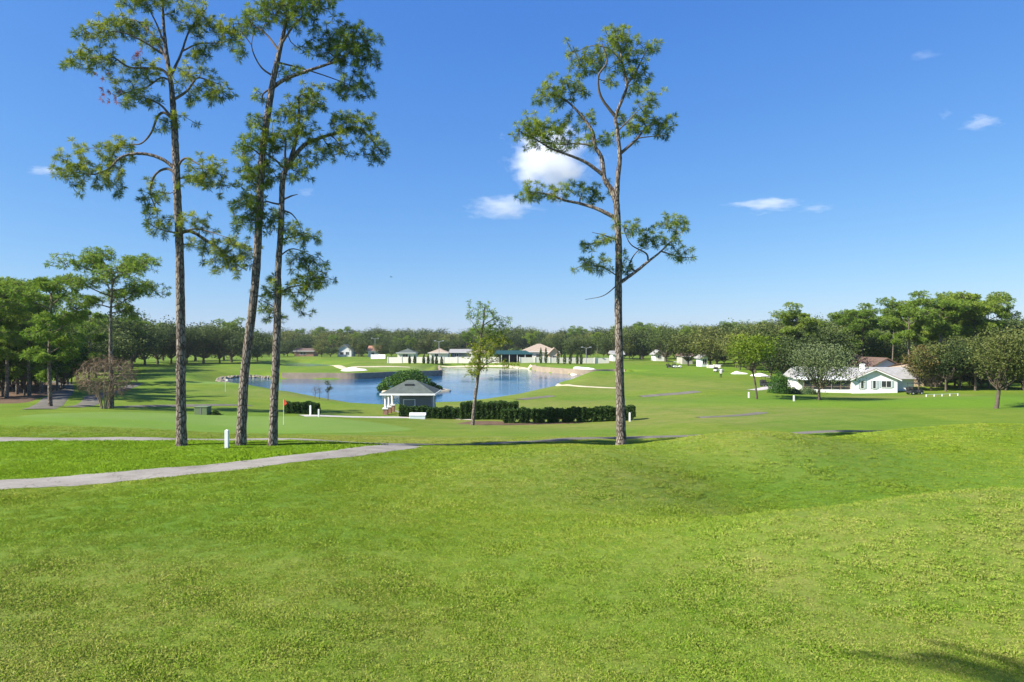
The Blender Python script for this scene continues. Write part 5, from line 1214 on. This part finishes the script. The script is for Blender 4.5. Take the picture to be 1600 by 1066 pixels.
# golfer
def golfer(px, Y):
    x, y, z = place(px, Y)
    J = [(0,0,.95),(0,.0,1.2),(0,.01,1.42),(0,0,1.54),(0,-.01,1.68),(.10,0,.90),(.13,-.05,.50),(.12,.02,.08),(.12,-.14,.04),(-.10,0,.90),(-.12,.10,.50),(-.13,.20,.10),(-.13,.06,.04),(.20,0,1.40),(.27,.02,1.13),(.24,-.14,.92),(-.20,0,1.40),(-.28,.0,1.13),(-.30,-.10,.88)]
    E = [(0,1),(1,2),(2,3),(3,4),(0,5),(5,6),(6,7),(7,8),(0,9),(9,10),(10,11),(11,12),(2,13),(13,14),(14,15),(2,16),(16,17),(17,18)]
    Rd = [.15,.15,.15,.06,.11,.10,.075,.05,.05,.10,.075,.05,.05,.07,.05,.04,.07,.05,.04]
    me = bpy.data.meshes.new('body'); me.from_pydata(J, E, []); o = bpy.data.objects.new('tmp', me); COL.objects.link(o)
    md = o.modifiers.new('s', 'SKIN')
    for v, r_ in zip(me.skin_vertices[0].data, Rd): v.radius = (r_, r_)
    me.skin_vertices[0].data[0].use_root = True
    o.modifiers.new('u', 'SUBSURF').levels = 1
    dg = bpy.context.evaluated_depsgraph_get(); ev = bpy.data.meshes.new_from_object(o.evaluated_get(dg)); bpy.data.objects.remove(o)
    for nm in ('white_paint', 'black_cloth', 'skin'): ev.materials.append(MATS[nm])
    for p in ev.polygons:
        c_ = p.center; p.material_index = 1 if (c_.z < .95 and abs(c_.x) < .22) else 2 if (c_.z > 1.5 or (abs(c_.x) > .2 and c_.z < 1.12)) else 0
    root = empty('person', (x, y, z)); tag(root, 'golfer in a white shirt and dark trousers walking the fairway', 'person')
    b_ = bpy.data.objects.new('body', ev); COL.objects.link(b_); b_.parent = root
    MB().tube([(0,-.01,1.74),(0,-.01,1.80),(0,-.01,1.84)], [.125,.115,.05], 10).poly([(-.1,-.12,1.75),(.1,-.12,1.75),(.07,-.24,1.74),(-.07,-.24,1.74)], [(0,1,2,3)]).build('cap', 'white_paint', b_)
golfer(1126.5, 150)
# low white rope rail on the right lawn
x, y, z = place(1472, 104); rr = empty('rope_rail', (x, y, z)); tag(rr, 'low white rail on the lawn in front of the wood', 'rail')
for i in range(5): zz = gz(x-2.4+i*1.2, y)-z; MB().box(-2.45+i*1.2, -.05, zz-.1, -2.35+i*1.2, .05, zz+.36).build('post', 'white_paint', rr)
MB().tube([(-2.4+i*1.2, 0, gz(x-2.4+i*1.2, y)-z+.33) for i in range(5)], [.03]*5, 6).build('rail', 'shutter_grey', rr)
b = empty('bird', (PX(611, 150), 150, CAMZ+(HZ-433)/F*150)); tag(b, 'small dark bird gliding in the open sky', 'bird')
MB().tube([(-.25,0,0),(-.08,0,.02),(.15,0,0),(.3,0,-.02)], [.02,.06,.05,.01], 8).build('body', 'bird_dark', b); 
for s in (-1, 1): MB().poly([(-.05,0,.03),(.12,0,.03),(.1,s*.35,.14),(.0,s*.7,.06),(-.06,s*.36,.14),(.03,s*.36,.11)], [(0,1,2,4),(4,2,3),(0,5,1),(5,3,2),(0,4,5),(4,3,5),(1,5,2)]).build('wing', 'bird_dark', b)

# palm whose crown throws its shadow on the near turf
def palm():
    rng = np.random.default_rng(4); x, y = -6.7, 4.2; z = gz(x, y); root = empty('palm_tree', (x, y, z)); tag(root, 'tall palm standing beside the viewpoint, outside the picture', 'tree')
    H = 12.0; V, Q, P, _ = rough_tube(np.array([(0,0,-.3),(.1,0,4),(.05,.1,8),(0,0,H)]), np.array([.24,.19,.17,.16]), 30, 12, rng); link_mesh('trunk', np_mesh(V, Q, smooth=True), 'oak_bark', root)
    for i in range(9):
        a = i*2.4; e = rng.uniform(-.4, .9); L = 1.9; pts = np.array([(math.cos(a)*L*s*math.cos(e*.6), math.sin(a)*L*s*math.cos(e*.6), H+L*s*math.sin(e)-0.7*s*s) for s in np.linspace(0, 1, 9)])
        T = np.gradient(pts, axis=0); T /= np.linalg.norm(T, axis=1, keepdims=True); N = np.cross(T, [0, 0, 1]); N /= np.linalg.norm(N, axis=1, keepdims=True)+1e-9
        VV, FF = [], []
        for k in range(2, 9):
            for s in (-1, 1):
                for j in range(3):
                    b0 = pts[k]-T[k]*j*.08; tip = b0+N[k]*s*0.55+T[k]*.35+np.array([0, 0, -.25]); n = len(VV); VV += [b0, (b0+tip)/2+T[k]*.035, tip, (b0+tip)/2-T[k]*.035]; FF.append((n, n+1, n+2, n+3))
        link_mesh('frond', np_mesh(np.array(VV), np.array(FF), rng.uniform(0, 1, len(VV))), 'clipped_leaves', root)
palm()

# ------------------------------------------------------------------ grass blades on the near turf
def grass():
    rng = np.random.default_rng(8); tufts = []
    for v in range(4):
        n = 60; r_ = 0.17*np.sqrt(rng.uniform(0, 1, n)); a = rng.uniform(0, 6.28, n); P = np.column_stack([r_*np.cos(a), r_*np.sin(a), np.full(n, -.005)])
        d = rng.normal(size=(n, 3)); d[:, 2] = np.abs(d[:, 2])*0.5+0.35; d /= np.linalg.norm(d, axis=1, keepdims=True); L = rng.uniform(.028, .060, (n, 1)); w_ = 0.0042
        sd_ = np.cross(d, rng.normal(size=(n, 3))); sd_ *= w_/np.linalg.norm(sd_, axis=1, keepdims=True)
        e = P+d*L; e[:, 2] -= L[:, 0]*.2; V = np.stack([P-sd_, P+sd_, (P+e)/2+sd_*.9+[0, 0, .006], e, (P+e)/2-sd_*.9+[0, 0, .006]], 1).reshape(-1, 3)
        i = np.arange(n)*5; Fc = np.stack([i, i+1, i+2, i+3, i+4], 1); me = np_mesh(V, Fc, np.repeat(rng.uniform(0, 1, n), 5)); me.materials.append(MATS['blade'])
        tufts.append(bpy.data.objects.new('grass_tuft', me))
    xs, ys = [], []
    for y0, y1, dens in [(7.5,14,60),(14,20,46),(20,28,30),(28,38,18),(38,46,9)]:
        hw = 0.78*y1+4; n = int(dens*2*hw*(y1-y0)); X = rng.uniform(-hw, hw, n); Y = rng.uniform(y0, y1, n); k = np.abs(X) < 0.78*Y+4; xs.append(X[k]); ys.append(Y[k])
    X, Y = np.concatenate(xs), np.concatenate(ys)
    dp = np.ones(len(X), bool)
    for p, w_ in MAIN_PATHS: dp &= line_dist([tuple(q) for q in p[::3]], X, Y) > w_/2+0.02
    X, Y = X[dp], Y[dp]; Z = ground(X, Y); zn = zones(X, Y)
    keep = (zn[:, 0] < .4); X, Y, Z, zn = X[keep], Y[keep], Z[keep], zn[keep]
    me = bpy.data.meshes.new('grass'); me.vertices.add(len(X)); me.vertices.foreach_set('co', np.column_stack([X, Y, Z]).astype(np.float32).ravel())
    clump = np.zeros(len(X)); weed = np.zeros(len(X))
    for k in range(420):
        cy = 8+36*rng.uniform()**1.4; cx = rng.uniform(-.8, .8)*cy; rr = rng.uniform(.15, .7); q = np.abs(Y-cy) < 2.2; clump[q] = np.maximum(clump[q], rng.uniform(.4, 1)*np.exp(-((X[q]-cx)**2/(2.2*rr*rr)+(Y[q]-cy)**2/(rr*rr))))
    e = 0.08; nx = -(ground(X+e, Y)-ground(X-e, Y))/(2*e); ny = -(ground(X, Y+e)-ground(X, Y-e))/(2*e); tnv = np.column_stack([nx, ny, np.ones_like(nx)]); tnv /= np.linalg.norm(tnv, axis=1, keepdims=True)
    a = me.attributes.new('tn', 'FLOAT_VECTOR', 'POINT'); a.data.foreach_set('vector', tnv.astype(np.float32).ravel())
    for nm, arr in (('rz', rng.uniform(0, 6.28, len(X))), ('scl', (0.55+0.45*rng.uniform(0, 1, len(X))+0.75*clump)*(1+0.35*zn[:, 2])*(1+np.clip((Y-14)/30, 0, .5))), ('zcol', zn[:, 2]), ('zdry', zn[:, 1]), ('zdeep_shade', zn[:, 3])):
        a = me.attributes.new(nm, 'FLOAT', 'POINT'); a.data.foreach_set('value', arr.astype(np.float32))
    o = link_mesh('grass', me, 'blade'); tag(o, 'short cut grass blades covering the near turf', 'grass', kind='stuff')
    ng = bpy.data.node_groups.new('grass_scatter', 'GeometryNodeTree'); ng.interface.new_socket('Geometry', in_out='INPUT', socket_type='NodeSocketGeometry'); ng.interface.new_socket('Geometry', in_out='OUTPUT', socket_type='NodeSocketGeometry')
    N = ng.nodes; i_ = N.new('NodeGroupInput'); o_ = N.new('NodeGroupOutput'); iop = N.new('GeometryNodeInstanceOnPoints'); gi = N.new('GeometryNodeGeometryToInstance')
    for tf in tufts:
        oi = N.new('GeometryNodeObjectInfo'); oi.inputs['Object'].default_value = tf; ng.links.new(oi.outputs['Geometry'], gi.inputs[0])
    def attr(nm):
        a = N.new('GeometryNodeInputNamedAttribute'); a.data_type = 'FLOAT'; a.inputs['Name'].default_value = nm; return a.outputs['Attribute']
    cx = N.new('ShaderNodeCombineXYZ'); ng.links.new(attr('rz'), cx.inputs[2])
    m2p = N.new('GeometryNodeMeshToPoints'); ng.links.new(i_.outputs[0], m2p.inputs[0]); ng.links.new(m2p.outputs[0], iop.inputs['Points'])
    ng.links.new(gi.outputs[0], iop.inputs['Instance']); iop.inputs['Pick Instance'].default_value = True
    ng.links.new(cx.outputs[0], iop.inputs['Rotation']); ng.links.new(attr('scl'), iop.inputs['Scale']); ng.links.new(iop.outputs[0], o_.inputs[0])
    md = o.modifiers.new('scatter', 'NODES'); md.node_group = ng
    print('grass tufts', len(X))
grass()

# ------------------------------------------------------------------ clouds: real volumes far off
def cloud(px0, py0, px1, py1, dist, dens, seed, label, soft=0.0):
    s = dist/F; cx, cz = ((px0+px1)/2-800)*s, CAMZ+(HZ-(py0+py1)/2)*s; rx, rz = (px1-px0)/2*s*1.25, (py1-py0)/2*s*1.3
    bm = bmesh.new(); bmesh.ops.create_icosphere(bm, subdivisions=3, radius=1); me = bpy.data.meshes.new('cloud'); bm.to_mesh(me); bm.free()
    m, t = nodes_of('cloud_%d' % seed); tc = nd(t, 'ShaderNodeTexCoord')
    n1 = nd(t, 'ShaderNodeTexNoise', noise_dimensions='4D'); n1.inputs['W'].default_value = seed*3.7; n1.inputs['Scale'].default_value = 2.3; n1.inputs['Detail'].default_value = 6; n1.inputs['Roughness'].default_value = 0.6
    t.links.new(tc.outputs['Object'], n1.inputs['Vector'])
    ln = nd(t, 'ShaderNodeVectorMath', operation='LENGTH'); t.links.new(tc.outputs['Object'], ln.inputs[0])
    f = math_(t, 'SUBTRACT', math_(t, 'MULTIPLY', n1.outputs['Fac'], 1.9), math_(t, 'ADD', math_(t, 'MULTIPLY', ln.outputs['Value'], 1.0), 0.32+soft))
    dn = math_(t, 'MULTIPLY', maprange(t, f, 0.0, 0.35), dens)
    pv = nd(t, 'ShaderNodeVolumePrincipled'); pv.inputs['Color'].default_value = (1, 1, 1, 1); pv.inputs['Anisotropy'].default_value = 0.0; t.links.new(dn, pv.inputs['Density'])
    o = nd(t, 'ShaderNodeOutputMaterial'); t.links.new(pv.outputs[0], o.inputs['Volume'])
    ob = link_mesh('cloud', me, 'cloud_%d' % seed, None, (cx, dist, cz)); ob.scale = (rx, rx*0.7, rz); tag(ob, label, 'cloud', 'small clouds in the blue sky', 'stuff'); return ob
CL = 3000
cloud(782, 196, 945, 306, CL, 0.012, 1, 'white puffy cloud behind the boughs of the lone pine')
cloud(720, 300, 852, 346, CL, 0.006, 2, 'smaller flat cloud just below the puffy white one', 0.05)
cloud(1128, 306, 1258, 336, CL, 0.008, 3, 'thin flat cloud strip over the fairway', 0.08)
cloud(1240, 316, 1312, 336, CL, 0.0035, 4, 'faint wisp continuing the thin flat cloud strip', 0.1)
cloud(1492, 178, 1566, 208, CL, 0.006, 5, 'small white cloud puff high over the wood', 0.08)
cloud(1462, 168, 1492, 190, CL, 0.003, 6, 'tiny faint wisp next to the high cloud puff', 0.1)
cloud(38, 258, 112, 277, CL, 0.006, 7, 'thin white cloud streak beside the leftmost pine boughs', 0.08)
cloud(1412, 78, 1480, 96, CL, 0.0022, 8, 'barely visible wisp in the deep blue sky', 0.1)
cloud(455, 290, 500, 312, CL, 0.0028, 9, 'faint wisp behind the forked pine', 0.1)

# ------------------------------------------------------------------ haze: thin even air round the whole place
hz = MB().box(-900, -60, -6, 900, 1500, 45).build('haze', None); tag(hz, 'thin pale air softening the far trees', 'haze', kind='stuff')
m, t = nodes_of('haze'); pv = nd(t, 'ShaderNodeVolumePrincipled'); pv.inputs['Color'].default_value = (0.86, 0.93, 1.0, 1); pv.inputs['Density'].default_value = 0.00009; pv.inputs['Anisotropy'].default_value = 0.2
o = nd(t, 'ShaderNodeOutputMaterial'); t.links.new(pv.outputs[0], o.inputs['Volume']); hz.data.materials.append(m)
